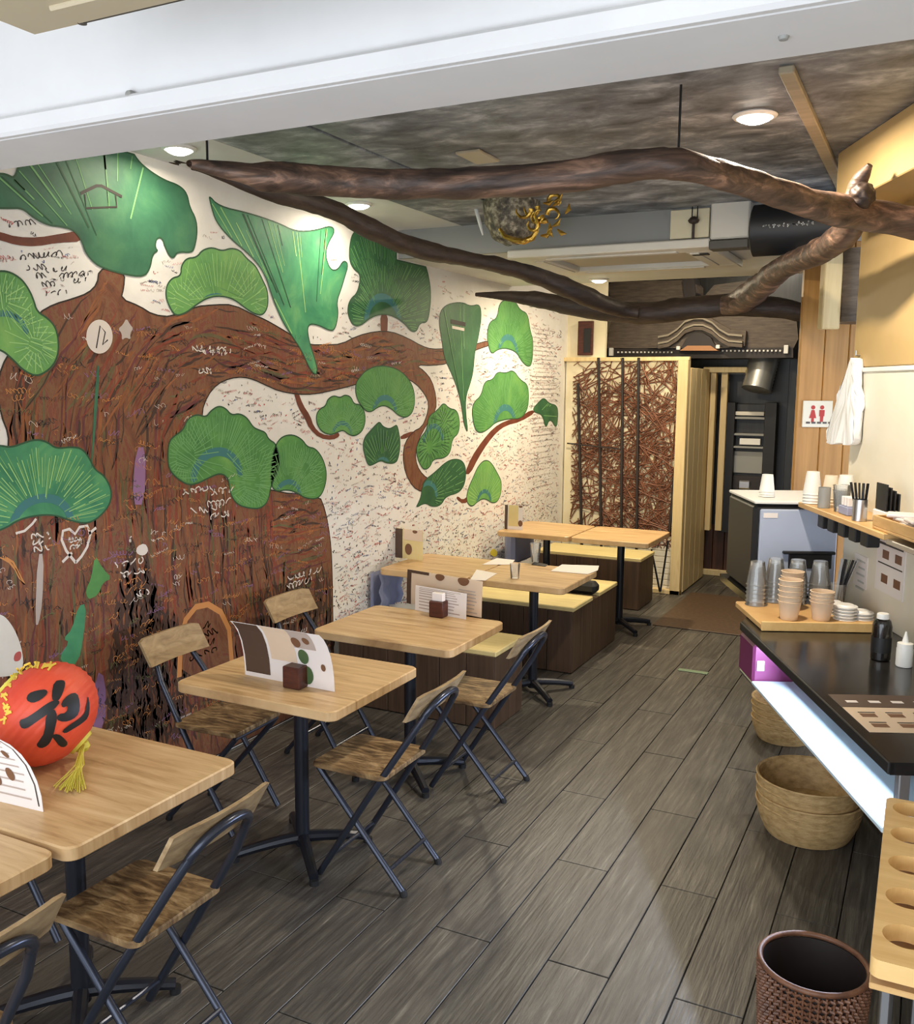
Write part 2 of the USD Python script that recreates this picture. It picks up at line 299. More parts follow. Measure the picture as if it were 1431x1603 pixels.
part(ce, 'white_margin', MB().box((-2.83, 3.6, ZC+.04), (.46, 3.2, .08)), M['ceil_white'])
part(ce, 'joint_backing', MB().box((-.9, 3.6, ZC+.06), (3.5, 3.2, .04)), M['joint'])
part(ce, 'ceiling_panel', MB().box((-2.376, 3.6, ZC+.02), (.448, 3.2, .04), .003), M['ceil_dark'])
part(ce, 'ceiling_panel', MB().box((-.55, 3.6, ZC+.02), (3.17, 3.2, .04), .003), M['ceil_dark'])
part(ce, 'lowered_ceiling', MB().box((-1.2, 6.05, ZL+.03), (4.2, 1.7, .06)), M['ceil_white'])
part(ce, 'step_face', MB().box((-1.0, 5.185, (ZC+ZL)/2+.1), (4.2, .03, ZC-ZL+.2)), M['ac_grey'])
part(ce, 'batten', MB().box((-.46, 4.1, ZC-.012), (.045, 2.1, .024), .004), M['batten'])
p = atz(748, 243, ZC); part(ce, 'cover_plate', MB().box((p[0], p[1], ZC-.006), (.11, .2, .012), .003), M['ac_beige'])
wr = thing('wall_right', None, None, kind='structure')
part(wr, 'wall_core', MB().wbox(1.64, 1.74, .2, 4.33, 0, 3.1), M['cream'])
part(wr, 'ochre_board', MB().wbox(1.628, 1.645, .2, 4.325, 1.915, 2.72, .003), M['yellow_wall'])
part(wr, 'kitchen_panel', MB().wbox(1.63, 1.645, .2, 4.31, .85, 1.895, .002), M['wall_panel'])
part(wr, 'top_trim', MB().wbox(1.622, 1.645, .2, 4.31, 1.892, 1.912, .003), M['plastic_white'])
part(wr, 'lower_boards', MB().wbox(1.63, 1.645, .2, 4.31, 0, .85), M['bench'])
part(wr, 'upper_casing', MB().wbox(1.40, 1.70, .2, 4.02, 2.55, 2.77, .004), M['yellow_wall'])
wb = thing('wall_back', None, None, kind='structure')
part(wb, 'wall_core', MB().box((-1.3, YB+.1, 1.5), (4.2, .16, 3.1)), M['black_wall'])
for k in range(12):
    part(wb, 'wainscot_board', MB().box((-1.90+k*.11, YB-.005, .25), (.106, .03, .5), .004), M['wainscot'])
part(wb, 'cream_panel', MB().box((-2.86, YB-.02, 2.2), (.40, .05, .9)), M['cream'])
for k in range(6):
    part(wb, 'black_board', MB().box((-1.16+.12*k, YB-.005, 1.55), (.117, .03, 2.1), .003), M['black_wall'])
part(wb, 'floor_trim', MB().box((-1.5, YB-.03, .03), (1.0, .04, .06), .006), M['pine'])
# wall beyond the end of the right wall, honey-coloured boards
we = thing('wall_hall', None, None, kind='structure')
for k in range(4):
    part(we, 'hall_board', MB().wbox(1.672+k*.13, 1.799+k*.13, 5.2, 5.24, 0, 2.6, .004), M['door_wood'])
part(we, 'side_return', MB().box((-.63, 7.3, 1.3), (.03, 3.7, 2.6)), M['black_wall'])
# front of the room: the open shopfront behind the camera
struct('wall_front', MB().box((1.25, -.6, 1.5), (.62, .12, 3.1)).box((-3.0, -.6, 1.5), (.25, .12, 3.1)).box((-1.0, -.6, 2.8), (4.3, .12, .6)), M['wall_white'])
struct('wall_side', MB().box((1.5, .3, 1.5), (.1, 2.0, 3.1)), M['wall_white'])

# ------------------------------------------------------------------ mural on the left wall
Y1, Z1 = np.array([0, 1., 0]), np.array([0, 0, 1.])
WO = np.array([WX, 0, 0])
def wl(pts): return [tuple(atx(a, b, WX)[1:]) for a, b in pts]
CLIP = shapely.union(shapely.box(-.4, .005, 5.15, ZC-.005), shapely.box(5.1, .005, YL-.03, ZL-.006))
def smoothpoly(pts, it=2):
    p = np.array(pts, float)
    for _ in range(it):
        q = np.roll(p, -1, 0); p = np.stack([.75*p+.25*q, .25*p+.75*q], 1).reshape(-1, 2)
    return Polygon(p).buffer(0)
def wpoly(pts, it=2): return smoothpoly(wl(pts), it).intersection(CLIP)
def on_wall(mb, pg, lift): return mb.poly(pg, WO+[lift, 0, 0], Y1, Z1)
mural = thing('tree_mural', 'huge painted pine tree with red-brown limbs and green leaf clusters along the left wall', 'mural', (WX, 4.0, 0), world=True)
TR = [(59, 489), (84, 475), (112, 467), (137, 458), (151, 444), (154, 422), (175, 416), (196, 428), (194, 452), (190, 467), (218, 478), (240, 492), (268, 495), (305, 479), (336, 476), (365, 476), (397, 492), (414, 499), (437, 512), (455, 523), (470, 533), (486, 539),
      (510, 539), (534, 538), (559, 525), (587, 518), (612, 518), (637, 528), (660, 541), (676, 546), (699, 545), (741, 539), (766, 532), (770, 540), (743, 549), (701, 570), (676, 573), (652, 572), (664, 580), (676, 595), (683, 620), (683, 642), (668, 665), (656, 687),
      (650, 710), (653, 729), (662, 743), (676, 752), (676, 770), (660, 771), (646, 763), (634, 741), (630, 715), (633, 693), (646, 675), (660, 668), (668, 650), (671, 632), (665, 618), (651, 601), (630, 590), (600, 588), (576, 596), (553, 604), (520, 612), (492, 618), (464, 618),
      (436, 613), (416, 604), (397, 595), (380, 591), (360, 593), (340, 602), (325, 620), (316, 645), (318, 690), (340, 740), (430, 770), (500, 774), (510, 800), (517, 840), (520, 880), (521, 940), (522, 1000), (524, 1100), (528, 1400),
      (-300, 1800), (-300, 1000), (-60, 960), (-40, 840), (-10, 760), (11, 705), (12, 680), (0, 650), (-6, 610), (0, 575), (20, 540)]
trunk_pg = wpoly(TR, 1)
tp = part(mural, 'painted_trunk', on_wall(MB(), trunk_pg, .0012), M['trunk'], False)
edge = trunk_pg.boundary.buffer(.006).intersection(trunk_pg)
part(tp, 'trunk_outline', on_wall(MB(), edge, .0018), M['paint_dark'], False)
BR = [[(-30, 358), (0, 363), (25, 371), (60, 372), (95, 366), (130, 360), (130, 378), (90, 380), (55, 386), (25, 384), (0, 376), (-30, 370)],
      [(459, 612), (466, 612), (474, 634), (485, 650), (491, 668), (503, 680), (520, 682), (529, 676), (532, 683), (520, 689), (500, 686), (484, 671), (477, 655), (466, 637)],
      [(832, 641), (838, 646), (815, 660), (792, 666), (778, 676), (763, 694), (748, 718), (736, 742), (727, 742), (738, 715), (755, 690), (772, 670), (790, 659), (812, 654)],
      [(595, 490), (607, 490), (606, 525), (596, 525)], [(626, 682), (648, 674), (650, 680), (628, 689)],
      [(716, 776), (724, 783), (733, 776), (738, 779), (726, 790), (714, 781)]]
for b in BR:
    part(mural, 'painted_branch', on_wall(MB(), wpoly(b, 1), .0016), M['paint_brown'], False)
PADS = [  # outline in the photograph, paint, root of the needles
 ('leaf_deep', [(-60, 270), (0, 270), (11, 272), (22, 278), (27, 255), (100, 235), (201, 225), (215, 250), (233, 266), (257, 281), (280, 289), (293, 302), (297, 324), (307, 342), (309, 364), (305, 387), (300, 397), (277, 395), (272, 405), (265, 403), (257, 387), (253, 373), (245, 374), (243, 387), (248, 393), (239, 398), (235, 422), (224, 435), (195, 431), (157, 420), (143, 409), (132, 395), (127, 378), (116, 362), (96, 356), (74, 354), (51, 342), (34, 327), (13, 328), (-60, 326)], (180, 440), 0),
 ('leaf_bright', [(-40, 430), (0, 422), (17, 425), (34, 436), (46, 453), (53, 469), (58, 487), (75, 497), (87, 511), (92, 531), (92, 553), (84, 573), (67, 587), (53, 590), (34, 580), (17, 562), (0, 548), (-40, 540)], (8, 520), 1),
 ('leaf_bright', [(274, 496), (265, 483), (258, 465), (259, 447), (268, 434), (282, 431), (282, 416), (291, 403), (307, 402), (316, 390), (332, 386), (347, 392), (361, 387), (376, 391), (386, 404), (399, 414), (406, 427), (412, 440), (418, 452), (420, 469), (418, 485), (410, 495), (397, 492), (383, 483), (365, 469), (345, 464), (325, 467), (307, 478), (291, 491)], (342, 500), 1),
 ('leaf_teal', [(325, 303), (342, 322), (387, 332), (433, 347), (463, 362), (493, 360), (518, 352), (525, 362), (513, 382), (509, 400), (517, 422), (528, 422), (537, 406), (546, 413), (539, 436), (534, 453), (527, 472), (530, 492), (524, 518), (514, 518), (497, 509), (481, 508), (483, 531), (492, 559), (498, 581), (493, 589), (483, 576), (472, 550), (455, 525), (441, 503), (430, 478), (422, 455), (416, 436), (405, 416), (385, 395), (360, 375), (337, 348), (329, 322)], (488, 585), 0),
 ('leaf_dark', [(546, 388), (550, 366), (560, 358), (578, 360), (605, 374), (640, 392), (662, 404), (671, 430), (675, 461), (672, 492), (668, 506), (657, 506), (652, 520), (643, 520), (632, 506), (615, 495), (598, 492), (581, 497), (564, 511), (553, 511), (545, 497), (543, 481), (548, 467), (559, 458), (564, 430), (553, 422), (546, 408)], (600, 505), 1),
 ('leaf_mid', [(571, 580), (587, 572), (607, 572), (628, 580), (643, 597), (649, 615), (649, 635), (644, 649), (634, 655), (623, 651), (614, 642), (602, 635), (591, 638), (581, 646), (571, 644), (560, 629), (555, 612), (557, 597), (564, 588)], (602, 648), 1),
 ('leaf_mid', [(509, 635), (512, 624), (522, 618), (532, 622), (539, 617), (549, 620), (554, 632), (564, 632), (571, 644), (572, 661), (567, 676), (555, 684), (545, 681), (537, 674), (529, 677), (517, 682), (503, 677), (495, 664), (494, 649), (500, 639)], (535, 682), 1),
 ('leaf_dark', [(588, 664), (594, 659), (599, 667), (609, 671), (616, 667), (621, 664), (624, 674), (627, 694), (624, 716), (619, 726), (604, 726), (596, 721), (584, 728), (576, 730), (571, 716), (567, 699), (570, 684), (579, 674)], (598, 735), 2),
 ('leaf_mid', [(668, 672), (670, 651), (685, 641), (694, 629), (703, 639), (715, 641), (720, 659), (718, 679), (708, 687), (705, 709), (695, 718), (678, 719), (673, 732), (663, 737), (654, 722), (650, 702), (658, 684)], (678, 690), 2),
 ('leaf_dark', [(663, 752), (680, 739), (698, 722), (713, 717), (726, 722), (730, 739), (727, 760), (718, 772), (698, 777), (690, 792), (675, 794), (665, 787), (649, 797), (658, 780), (660, 765)], (668, 780), 2),
 ('leaf_bright', [(741, 745), (748, 729), (758, 719), (768, 722), (778, 739), (786, 755), (783, 780), (773, 790), (758, 780), (748, 785), (738, 795), (729, 785), (732, 765)], (757, 788), 1),
 ('leaf_mid', [(738, 646), (741, 629), (753, 619), (758, 596), (771, 594), (778, 581), (791, 584), (803, 578), (814, 594), (826, 601), (828, 621), (826, 641), (816, 656), (796, 656), (776, 661), (766, 671), (753, 679), (743, 674)], (790, 668), 1),
 ('leaf_mid', [(766, 503), (778, 498), (781, 475), (791, 468), (806, 470), (814, 485), (826, 490), (830, 518), (835, 533), (833, 571), (826, 575), (816, 566), (808, 551), (791, 545), (778, 548), (769, 556), (763, 538), (762, 521)], (795, 555), 1),
 ('leaf_dark', [(688, 488), (700, 475), (723, 472), (736, 479), (751, 475), (754, 495), (749, 528), (743, 551), (741, 581), (736, 601), (729, 621), (729, 646), (733, 680), (726, 666), (722, 634), (715, 606), (705, 581), (695, 561), (691, 531), (687, 508)], (727, 660), 3),
 ('leaf_dark', [(834, 639), (841, 631), (851, 621), (859, 631), (872, 634), (874, 649), (871, 673), (861, 654), (854, 673), (849, 649), (836, 646)], (840, 650), 3),
 ('leaf_mid', [(271, 682), (286, 672), (292, 655), (307, 647), (322, 652), (328, 643), (341, 634), (353, 638), (362, 649), (374, 646), (387, 653), (396, 668), (405, 672), (416, 676), (420, 687), (433, 694), (440, 730), (424, 760), (420, 785), (408, 797), (391, 797), (370, 791), (359, 773), (357, 750), (345, 741), (324, 750), (311, 757), (295, 761), (276, 750), (263, 735), (261, 714), (263, 691)], (340, 748), 1),
 ('leaf_mid', [(424, 720), (430, 696), (441, 682), (458, 679), (473, 687), (481, 699), (494, 701), (506, 718), (512, 741), (508, 766), (498, 782), (477, 781), (466, 773), (450, 767), (430, 771), (422, 756)], (450, 778), 1),
 ('leaf_teal', [(-60, 690), (0, 696), (17, 699), (36, 692), (56, 686), (75, 691), (87, 701), (112, 698), (129, 701), (141, 718), (149, 735), (163, 743), (174, 763), (175, 780), (168, 797), (151, 814), (134, 821), (112, 817), (84, 807), (56, 808), (28, 815), (6, 830), (-60, 850)], (66, 820), 1)]
EXTRA = {(8, 520): [(0, 470), (55, 540)], (340, 748): [(395, 755), (290, 715)], (450, 778): [(478, 735)], (20, 820): [(130, 790), (20, 770)], (602, 648): [(635, 630)], (535, 682): [(515, 660), (552, 660)], (342, 500): [(390, 470), (285, 470)], (678, 690): [(672, 700), (695, 660)]}
rs = random.Random(5)
for mname, pts, root, style in PADS:
    pg = wpoly(pts, 2)
    if pg.is_empty: continue
    pad = part(mural, 'painted_foliage', on_wall(MB(), pg, .0022), M[mname], False)
    out = pg.boundary.buffer(.007).intersection(pg)
    part(pad, 'foliage_outline', on_wall(MB(), out, .0027), M['stroke_dark'], False)
    extra = EXTRA.get(root, []); c = np.array(atx(*root, WX)[1:]); b = pg.bounds; far = math.hypot(b[2]-b[0], b[3]-b[1])
    L, D = MB(), MB(); inner = pg.buffer(-.012)
    if style in (0, 3):                                   # long streaks running down to the leaf's tip
        for _ in range(26 if style == 0 else 8):
            a = math.atan2((b[3]+b[1])/2-c[1], (b[2]+b[0])/2-c[0])+rs.uniform(-.75, .75); r0, r1 = far*rs.uniform(.1, .5), far*rs.uniform(.55, .95)
            s = LineString([c+[math.cos(a)*r0, math.sin(a)*r0], c+[math.cos(a)*r1, math.sin(a)*r1]]).intersection(inner)
            for g in getattr(s, 'geoms', [s]):
                if g.geom_type == 'LineString' and g.length > .04: (L if rs.random() < .6 else D).ribbon(np.array(g.coords), rs.uniform(.004, .009), WO, Y1, Z1, .0031)
    else:                                                 # a fan of needles
        n = int(min(110, 26+far*80)); hw = .004 if far > .5 else .003
        for k in range(n):
            a = PI*(-.28+1.56*(k+.5)/n)+rs.uniform(-.02, .02); r0, r1 = far*rs.uniform(.12, .22), far*1.1
            s = LineString([c+[math.cos(a)*r0, math.sin(a)*r0], c+[math.cos(a)*r1, math.sin(a)*r1]]).intersection(inner)
            for g in getattr(s, 'geoms', [s]):
                if g.geom_type != 'LineString' or g.length < .03: continue
                q = np.array(g.coords); u = q[0]; e = q[-1]; m = int(max(1, g.length/.12))
                for j in range(m):
                    t0, t1 = (j+rs.uniform(.0, .25))/m, (j+rs.uniform(.7, 1.))/m
                    (L if (k % 2 == 0) else D).ribbon([u+(e-u)*t0, u+(e-u)*t1], hw*rs.uniform(.7, 1.3), WO, Y1, Z1, .0031)
        for ex in extra:
            e0 = np.array(atx(*ex, WX)[1:]); reach = far*.24
            for k in range(34):
                a = 2*PI*k/34+rs.uniform(-.05, .05); s = LineString([e0+np.array([math.cos(a), math.sin(a)])*reach*.25, e0+np.array([math.cos(a), math.sin(a)])*reach*rs.uniform(.7, 1.2)]).intersection(inner)
                for g in getattr(s, 'geoms', [s]):
                    if g.geom_type == 'LineString' and g.length > .02: (L if k % 2 else D).ribbon(np.array(g.coords), hw*rs.uniform(.7, 1.2), WO, Y1, Z1, .0032)
        bb = [(c[0]+far*.17*math.cos(t), c[1]+far*.13*math.sin(t)) for t in np.linspace(.1, PI-.1, 14)]
        blue = LineString(bb).buffer(far*.022).intersection(inner)
        if not blue.is_empty and blue.area > 1e-4: part(pad, 'blue_shading', on_wall(MB(), blue, .0028), M['stroke_blue'], False)
    if L.n: part(pad, 'needle_strokes', L, M['stroke_light'] if mname in ('leaf_bright', 'leaf_teal') else M['stroke_mid'], False, kind='stuff')
    if D.n: part(pad, 'needle_shadows', D, M['stroke_dark'] if style != 1 else M['stroke_mid'], False, kind='stuff')
pads_u = unary_union([wpoly(p[1], 1) for p in PADS])
tree_u = unary_union([trunk_pg.buffer(.02), pads_u.buffer(.02)]+[wpoly(b, 1).buffer(.015) for b in BR])
shapely.prepare(tree_u); shapely.prepare(pads_u); shapely.prepare(trunk_pg)
# handwriting of many visitors: short scrawled lines over the white wall, chalk over the trunk
rh = random.Random(21)
def hand(mb, y, z, w, h, stroke, slant=0., lift=.0009):
    """a word or two of cursive: uneven loops that travel along the line, with gaps"""
    ph, x, pts, amp, off, q_ = rh.uniform(0, 6), 0., [], .7, rh.uniform(0, 6), rh.uniform(.8, 1.3)
    while x < w:
        amp += (rh.uniform(.25, 1.15)-amp)*.35; pts.append((y+x+.28*h*math.cos(ph*q_+off), z+slant*x+h*.5*amp*math.sin(ph))); ph += rh.uniform(.55, .95); x += h*rh.uniform(.05, .13)
        if rh.random() < .06 and len(pts) > 4:
            mb.ribbon(pts, stroke, WO, Y1, Z1, lift); pts = []; x += h*.6
    if len(pts) > 2: mb.ribbon(pts, stroke, WO, Y1, Z1, lift)
scrawl = hand
inks = {k: MB() for k in ('ink_red', 'ink_pink', 'ink_black', 'ink_blue', 'ink_grey')}
keys = ['ink_red']*4+['ink_pink']*6+['ink_black']*3+['ink_blue']*3+['ink_grey']*4
free = 0
for _ in range(30000):
    y, z = rh.uniform(1.6, YL-.14), rh.uniform(.35, 2.56)
    p = shapely.Point(y, z)
    if z > 2.35 and rh.random() < .7: continue
    if shapely.contains(tree_u, p): continue
    k = rh.choice(keys); w, h = rh.uniform(.012, .075), rh.uniform(.007, .018)
    scrawl(inks[k], y, z, w, h, rh.uniform(.0014, .0030), rh.uniform(-.35, .35)); free += 1
    if free > 2600: break
for _ in range(5200):                                      # dots and short dashes of marker pen, thicker low on the wall
    y, z = rh.uniform(3.3, YL-.1), .4+1.9*rh.random()**1.6
    if shapely.contains(tree_u, shapely.Point(y, z)): continue
    L, a = rh.uniform(.004, .018), rh.uniform(0, PI); inks[rh.choice(['ink_red', 'ink_black', 'ink_black', 'ink_blue', 'ink_grey', 'ink_pink'])].ribbon([(y, z), (y+L*math.cos(a), z+L*math.sin(a))], rh.uniform(.003, .008), WO, Y1, Z1, .001)
for k in range(46):                                        # tidy ruled lines at the far end of the wall
    y0 = 7.35+rh.uniform(0, .1); scrawl(inks['ink_grey'], y0, 2.3-k*.036 if k < 26 else 1.9-(k-26)*.05, rh.uniform(.35, .6), .014, .003)
for k, m in inks.items(): part(mural, 'handwriting', m, M[k], False, kind='stuff')
strk = {'streak_dark': MB(), 'streak_orange': MB(), 'streak_maroon': MB(), 'streak_olive': MB(), 'streak_red': MB()}
for k, c in (('streak_dark', (80, 55, 44)), ('streak_orange', (160, 98, 58)), ('streak_maroon', (116, 60, 62)), ('streak_olive', (112, 100, 66)), ('streak_red', (146, 70, 48))): M[k] = mottled(k, [(.35, srgb(*[int(x*.8) for x in c])), (.65, srgb(*c))], (1, 2, 1), 9., 6., .65, space='world')
flow = np.array(wl([(200, 1000), (200, 700), (215, 600), (290, 540), (360, 530), (420, 555), (500, 575), (600, 560), (690, 560)])); inner_t = trunk_pg.buffer(-.012); shapely.prepare(inner_t)
cnt = 0
for _ in range(20000):
    y, z = rh.uniform(1.3, 5.8), rh.uniform(.05, 2.35)
    if not shapely.contains(inner_t, shapely.Point(y, z)): continue
    d = np.hypot(*(flow-[y, z]).T); i = min(max(int(d.argmin()), 1), len(flow)-2); tg = flow[i+1]-flow[i-1]
    if z < 1.45 and y < 3.9: tg = np.array([(y-2.75)*-.22*(1 if z < .9 else .2), 1.])
    tg = tg/np.hypot(*tg); L = rh.uniform(.06, .34); nrm = np.array([-tg[1], tg[0]]); cv = rh.uniform(-.12, .12)
    pts = [np.array([y, z])+tg*L*(u-.5)+nrm*(cv*L*(1-(2*u-1)**2)+.004*rh.uniform(-1, 1)) for u in np.linspace(0, 1, 7)]
    if not all(shapely.contains(inner_t, shapely.Point(*p)) for p in pts): continue
    w = rh.uniform(.004, .017); key = rh.choice(['streak_dark', 'streak_dark', 'streak_orange', 'streak_orange', 'streak_maroon', 'streak_olive', 'streak_red', 'streak_red'])
    strk[key].ribbon(pts, [w*.15, w*.8, w, w*.9, w, w*.6, w*.1], WO, Y1, Z1, .0013+.0001*rh.randint(0, 6)); cnt += 1
    if cnt > 1500: break
for k, m in strk.items(): part(tp, 'bark_streaks', m, M[k], False, kind='stuff')
note = MB()
for (px, py, ww) in ((30, 404, 70), (42, 420, 34), (72, 424, 36), (55, 432, 16), (95, 432, 46), (66, 446, 20), (115, 440, 26), (70, 460, 34), (14, 352, 40)):
    a, b = atx(px, py, WX), atx(px+ww, py-ww*.12, WX); hand(note, a[1], a[2], b[1]-a[1], .026, .004, (b[2]-a[2])/(b[1]-a[1]))
part(mural, 'written_note', note, M['ink_black'], False, label='several lines of black handwriting on white', kind='stuff')
chalk = {k: MB() for k in ('chalk', 'chalk_orange', 'chalk_lilac', 'chalk_olive', 'ink_black')}
M['chalk_olive'] = plain('olive_chalk', srgb(112, 116, 74), .7)
def mark(mb, pts, w=.006, lift=.0022):
    mb.ribbon(np.array(wl(pts)), w, WO, Y1, Z1, lift)
cnt = 0
for _ in range(9000):
    y, z = rh.uniform(1.4, 5.2), rh.uniform(.2, 2.1)
    p = shapely.Point(y, z)
    if not shapely.contains(trunk_pg, p) or shapely.contains(pads_u, p): continue
    m = chalk[rh.choice(['chalk_orange', 'chalk_orange', 'ink_black', 'ink_black', 'ink_black', 'chalk_lilac', 'chalk_olive', 'chalk'])]
    hand(m, y, z, rh.uniform(.03, .13), rh.uniform(.012, .035), rh.uniform(.0012, .0028), rh.uniform(-.3, .3), .0023); cnt += 1
    if cnt > 900: break
def blob(pts, mat, name='painted_patch', lift=.0026, it=2, label=None): part(mural, name, on_wall(MB(), wpoly(pts, it), lift), M[mat], False, label=label)
blob([(-60, 950), (0, 960), (14, 972), (27, 995), (35, 1022), (36, 1046), (20, 1060), (-60, 1060)], 'wall_white', label='white gap with a small magenta mark')
blob([(22, 1022), (33, 1018), (32, 1034), (20, 1036)], 'ink_red', lift=.003)
ov = [(155+21*math.cos(t), 527+27*math.sin(t)) for t in np.linspace(0, 2*PI, 18)[:-1]]
blob(ov, 'chalk', label='white painted oval'); mark(chalk['ink_black'], [(150, 545), (156, 510), (164, 520), (160, 540), (168, 532)], .006, .003)
blob([(184, 515), (192, 508), (197, 498), (203, 508), (208, 514), (203, 522), (204, 532), (196, 528), (190, 533), (190, 522)], 'ink_grey', it=1, label='pale lilac star')
heart = [(118, 881), (103, 862), (96, 845), (98, 831), (108, 828), (117, 836), (124, 825), (136, 823), (141, 836), (136, 856), (127, 871), (118, 881)]
mark(chalk['chalk'], heart, .012); mark(chalk['chalk'], [(97, 880), (112, 865)], .012); mark(chalk['chalk'], [(138, 836), (150, 826)], .012)
def chalkhand(m, px, py, ww, hh, stroke):
    a, b = atx(px, py, WX), atx(px+ww, py-ww*.05, WX); h_ = abs(atx(px, py-hh/2, WX)[2]-atx(px, py+hh/2, WX)[2]); hand(m, a[1], a[2], abs(b[1]-a[1]), h_, stroke, 0., .0026)
for a in ((106, 846, 24), (110, 857, 16)): chalkhand(chalk['chalk'], *a, 9, .006)
for a in ((50, 840, 30), (50, 850, 26), (52, 860, 24), (300, 545, 60), (315, 550, 40), (310, 580, 22), (285, 770, 50), (300, 800, 46), (330, 770, 34), (325, 790, 34), (330, 808, 30), (180, 885, 44), (190, 900, 40), (215, 930, 18), (200, 845, 14), (452, 905, 50), (450, 918, 40), (300, 1000, 40), (300, 1015, 36), (298, 1030, 40), (300, 985, 30)):
    chalkhand(chalk['chalk'], a[0], a[1], a[2], 13, .006)
mark(chalk['chalk_orange'], [(0, 872), (14, 880), (24, 892), (30, 905), (38, 915), (30, 900), (20, 880), (4, 870)], .008)
mark(chalk['chalk'], [(24, 835), (38, 831), (50, 820), (56, 812)], .01)
blob([(58, 868), (68, 866), (66, 940), (60, 978), (54, 978)], 'ink_grey', it=1, label='pale painted post')
blob([(136, 935), (133, 925), (142, 905), (148, 868), (160, 890), (175, 905), (160, 912), (154, 930), (140, 938)], 'leaf_mid', it=1, label='small painted green tree')
blob([(100, 1040), (92, 1028), (108, 1005), (98, 1000), (112, 985), (122, 948), (134, 945), (132, 985), (122, 1040)], 'leaf_teal', it=1, label='taller painted green tree')
blob([(140, 765), (150, 570), (156, 575), (150, 660)], 'leaf_deep', it=1)
arch = [(280, 1060), (282, 1000), (290, 970), (306, 950), (325, 946), (345, 958), (358, 985), (364, 1060)]
blob(arch, 'trunk', label='painted doorway', it=1); mark(chalk['chalk_orange'], arch, .03, .0029)
hol = MB()
for reg, k in (([(165, 1160), (172, 1020), (185, 930), (196, 868), (238, 868), (245, 950), (292, 1000), (300, 1160)], 420), ([(392, 965), (400, 930), (460, 915), (505, 896), (521, 905), (521, 1040), (440, 1030)], 240)):
    pg = wpoly(reg, 1); b = pg.bounds
    for _ in range(k):
        y, z = rh.uniform(b[0], b[2]), rh.uniform(b[1], b[3])
        if not pg.contains(shapely.Point(y, z)): continue
        L, w = rh.uniform(.06, .22), rh.uniform(.008, .026); pts = [(y+.012*rh.uniform(-1, 1), z+L*(u-.5)) for u in np.linspace(0, 1, 6)]
        hol.ribbon(pts, [w*.1, w*.8, w, w, w*.7, w*.1], WO, Y1, Z1, .0020+.0001*rh.randint(0, 2))
part(tp, 'dark_hollow', hol, M['streak_dark'], False, label='dark hollows brushed into the trunk', kind='stuff')
blob([(232, 860), (226, 850), (214, 855), (212, 865), (220, 870), (228, 868)], 'chalk', it=1)
blob([(206, 790), (212, 700), (228, 700), (226, 790)], 'chalk_lilac', lift=.002, it=1); blob([(140, 1140), (150, 1050), (165, 1060), (165, 1140)], 'chalk_lilac', lift=.002, it=1)
blob([(765, 866), (772, 857), (780, 866), (774, 873)], 'yellow_flower', label='small yellow painted flower', it=1)
for k, m in chalk.items(): part(mural, 'chalk_scribbles', m, M[k], False, kind='stuff')
hm = MB(); mark(hm, [(125, 303), (150, 291), (158, 291), (190, 308)], .012, .0036); mark(hm, [(132, 304), (134, 326), (182, 324), (180, 306)], .008, .0036); mark(hm, [(705, 503), (728, 508)], .03, .0036)
part(mural, 'dark_marks', hm, M['paint_dark'], False)
wm = MB(); mark(wm, [(707, 512), (726, 516)], .02, .004); part(mural, 'white_mark', wm, M['chalk'], False)

# ------------------------------------------------------------------ tables
def rrect(w, d, r, n=6):
    return shapely.box(-w/2+r, -d/2+r, w/2-r, d/2-r).buffer(r, quad_segs=n)
def slab(w, d, z0, z1, r=.035, b=.004):
    mb = MB(); c = [0, 0, z0]
    prof = [(0, z0), (-b, z0-b*0)]
    lo, hi = rrect(w-2*b, d-2*b, r), rrect(w, d, r)
    rings = []
    for pg, z in ((lo, z0), (hi, z0+b), (hi, z1-b), (lo, z1)):
        q = np.array(pg.exterior.coords)[:-1]; rings.append(np.column_stack([q, np.full(len(q), z)]))
    n = len(rings[0]); v = np.vstack(rings+[[[0, 0, z0]], [[0, 0, z1]]]); f = []
    sgn = shapely.LinearRing(rings[0][:, :2]).is_ccw
    for k in range(3):
        for i in range(n):
            a, bb, cc, dd = k*n+i, k*n+(i+1) % n, (k+1)*n+(i+1) % n, (k+1)*n+i
            f += [[a, bb, cc], [a, cc, dd]]
    for i in range(n):
        f += [[4*n, (i+1) % n, i], [4*n+1, 3*n+i, 3*n+(i+1) % n]]
    f = np.array(f)
    return mb.add(v, f if sgn else f[:, ::-1])
def make_table(label, x, y, w, d, group=None):
    t = thing('cafe_table', label, 'table', (x, y, 0), 0, group)
    part(t, 'tabletop', slab(w, d, .682, .72), M['oak'], 25)
    part(t, 'mounting_plate', MB().box((0, 0, .676), (.26, .26, .012), .003), M['steel_black'])
    part(t, 'column', MB().cyl((0, 0, .03), (0, 0, .672), .0275, n=20), M['steel_black'])
    for sx in (-1, 1):
        for sy in (-1, 1):
            e = np.array([sx*.185, sy*.185]); pts, rr = [], []
            for k in range(7):
                s = k/6; pts.append((e[0]*s, e[1]*s, .062-.034*s**1.6)); rr.append(.024-.006*s)
            leg = part(t, 'base_leg', MB().tube(pts, rr, 10), M['steel_black'])
            part(leg, 'foot_pad', MB().cyl((e[0], e[1], 0), (e[0], e[1], .02), .017, n=14), M['rubber'])
    return t
make_table('nearest oak table at the lower left corner, pushed against the lantern table', -2.125, 1.14, .69, .60)
make_table('oak table in the left foreground carrying the red lantern', -2.11, 1.762, .70, .61)
make_table('oak table with the curved brown and white menu, second gap from the front', -2.10, 2.83, .71, .60)
make_table('oak table with upright menus and a dark napkin box, middle of the row', -2.095, 3.67, .71, .56)
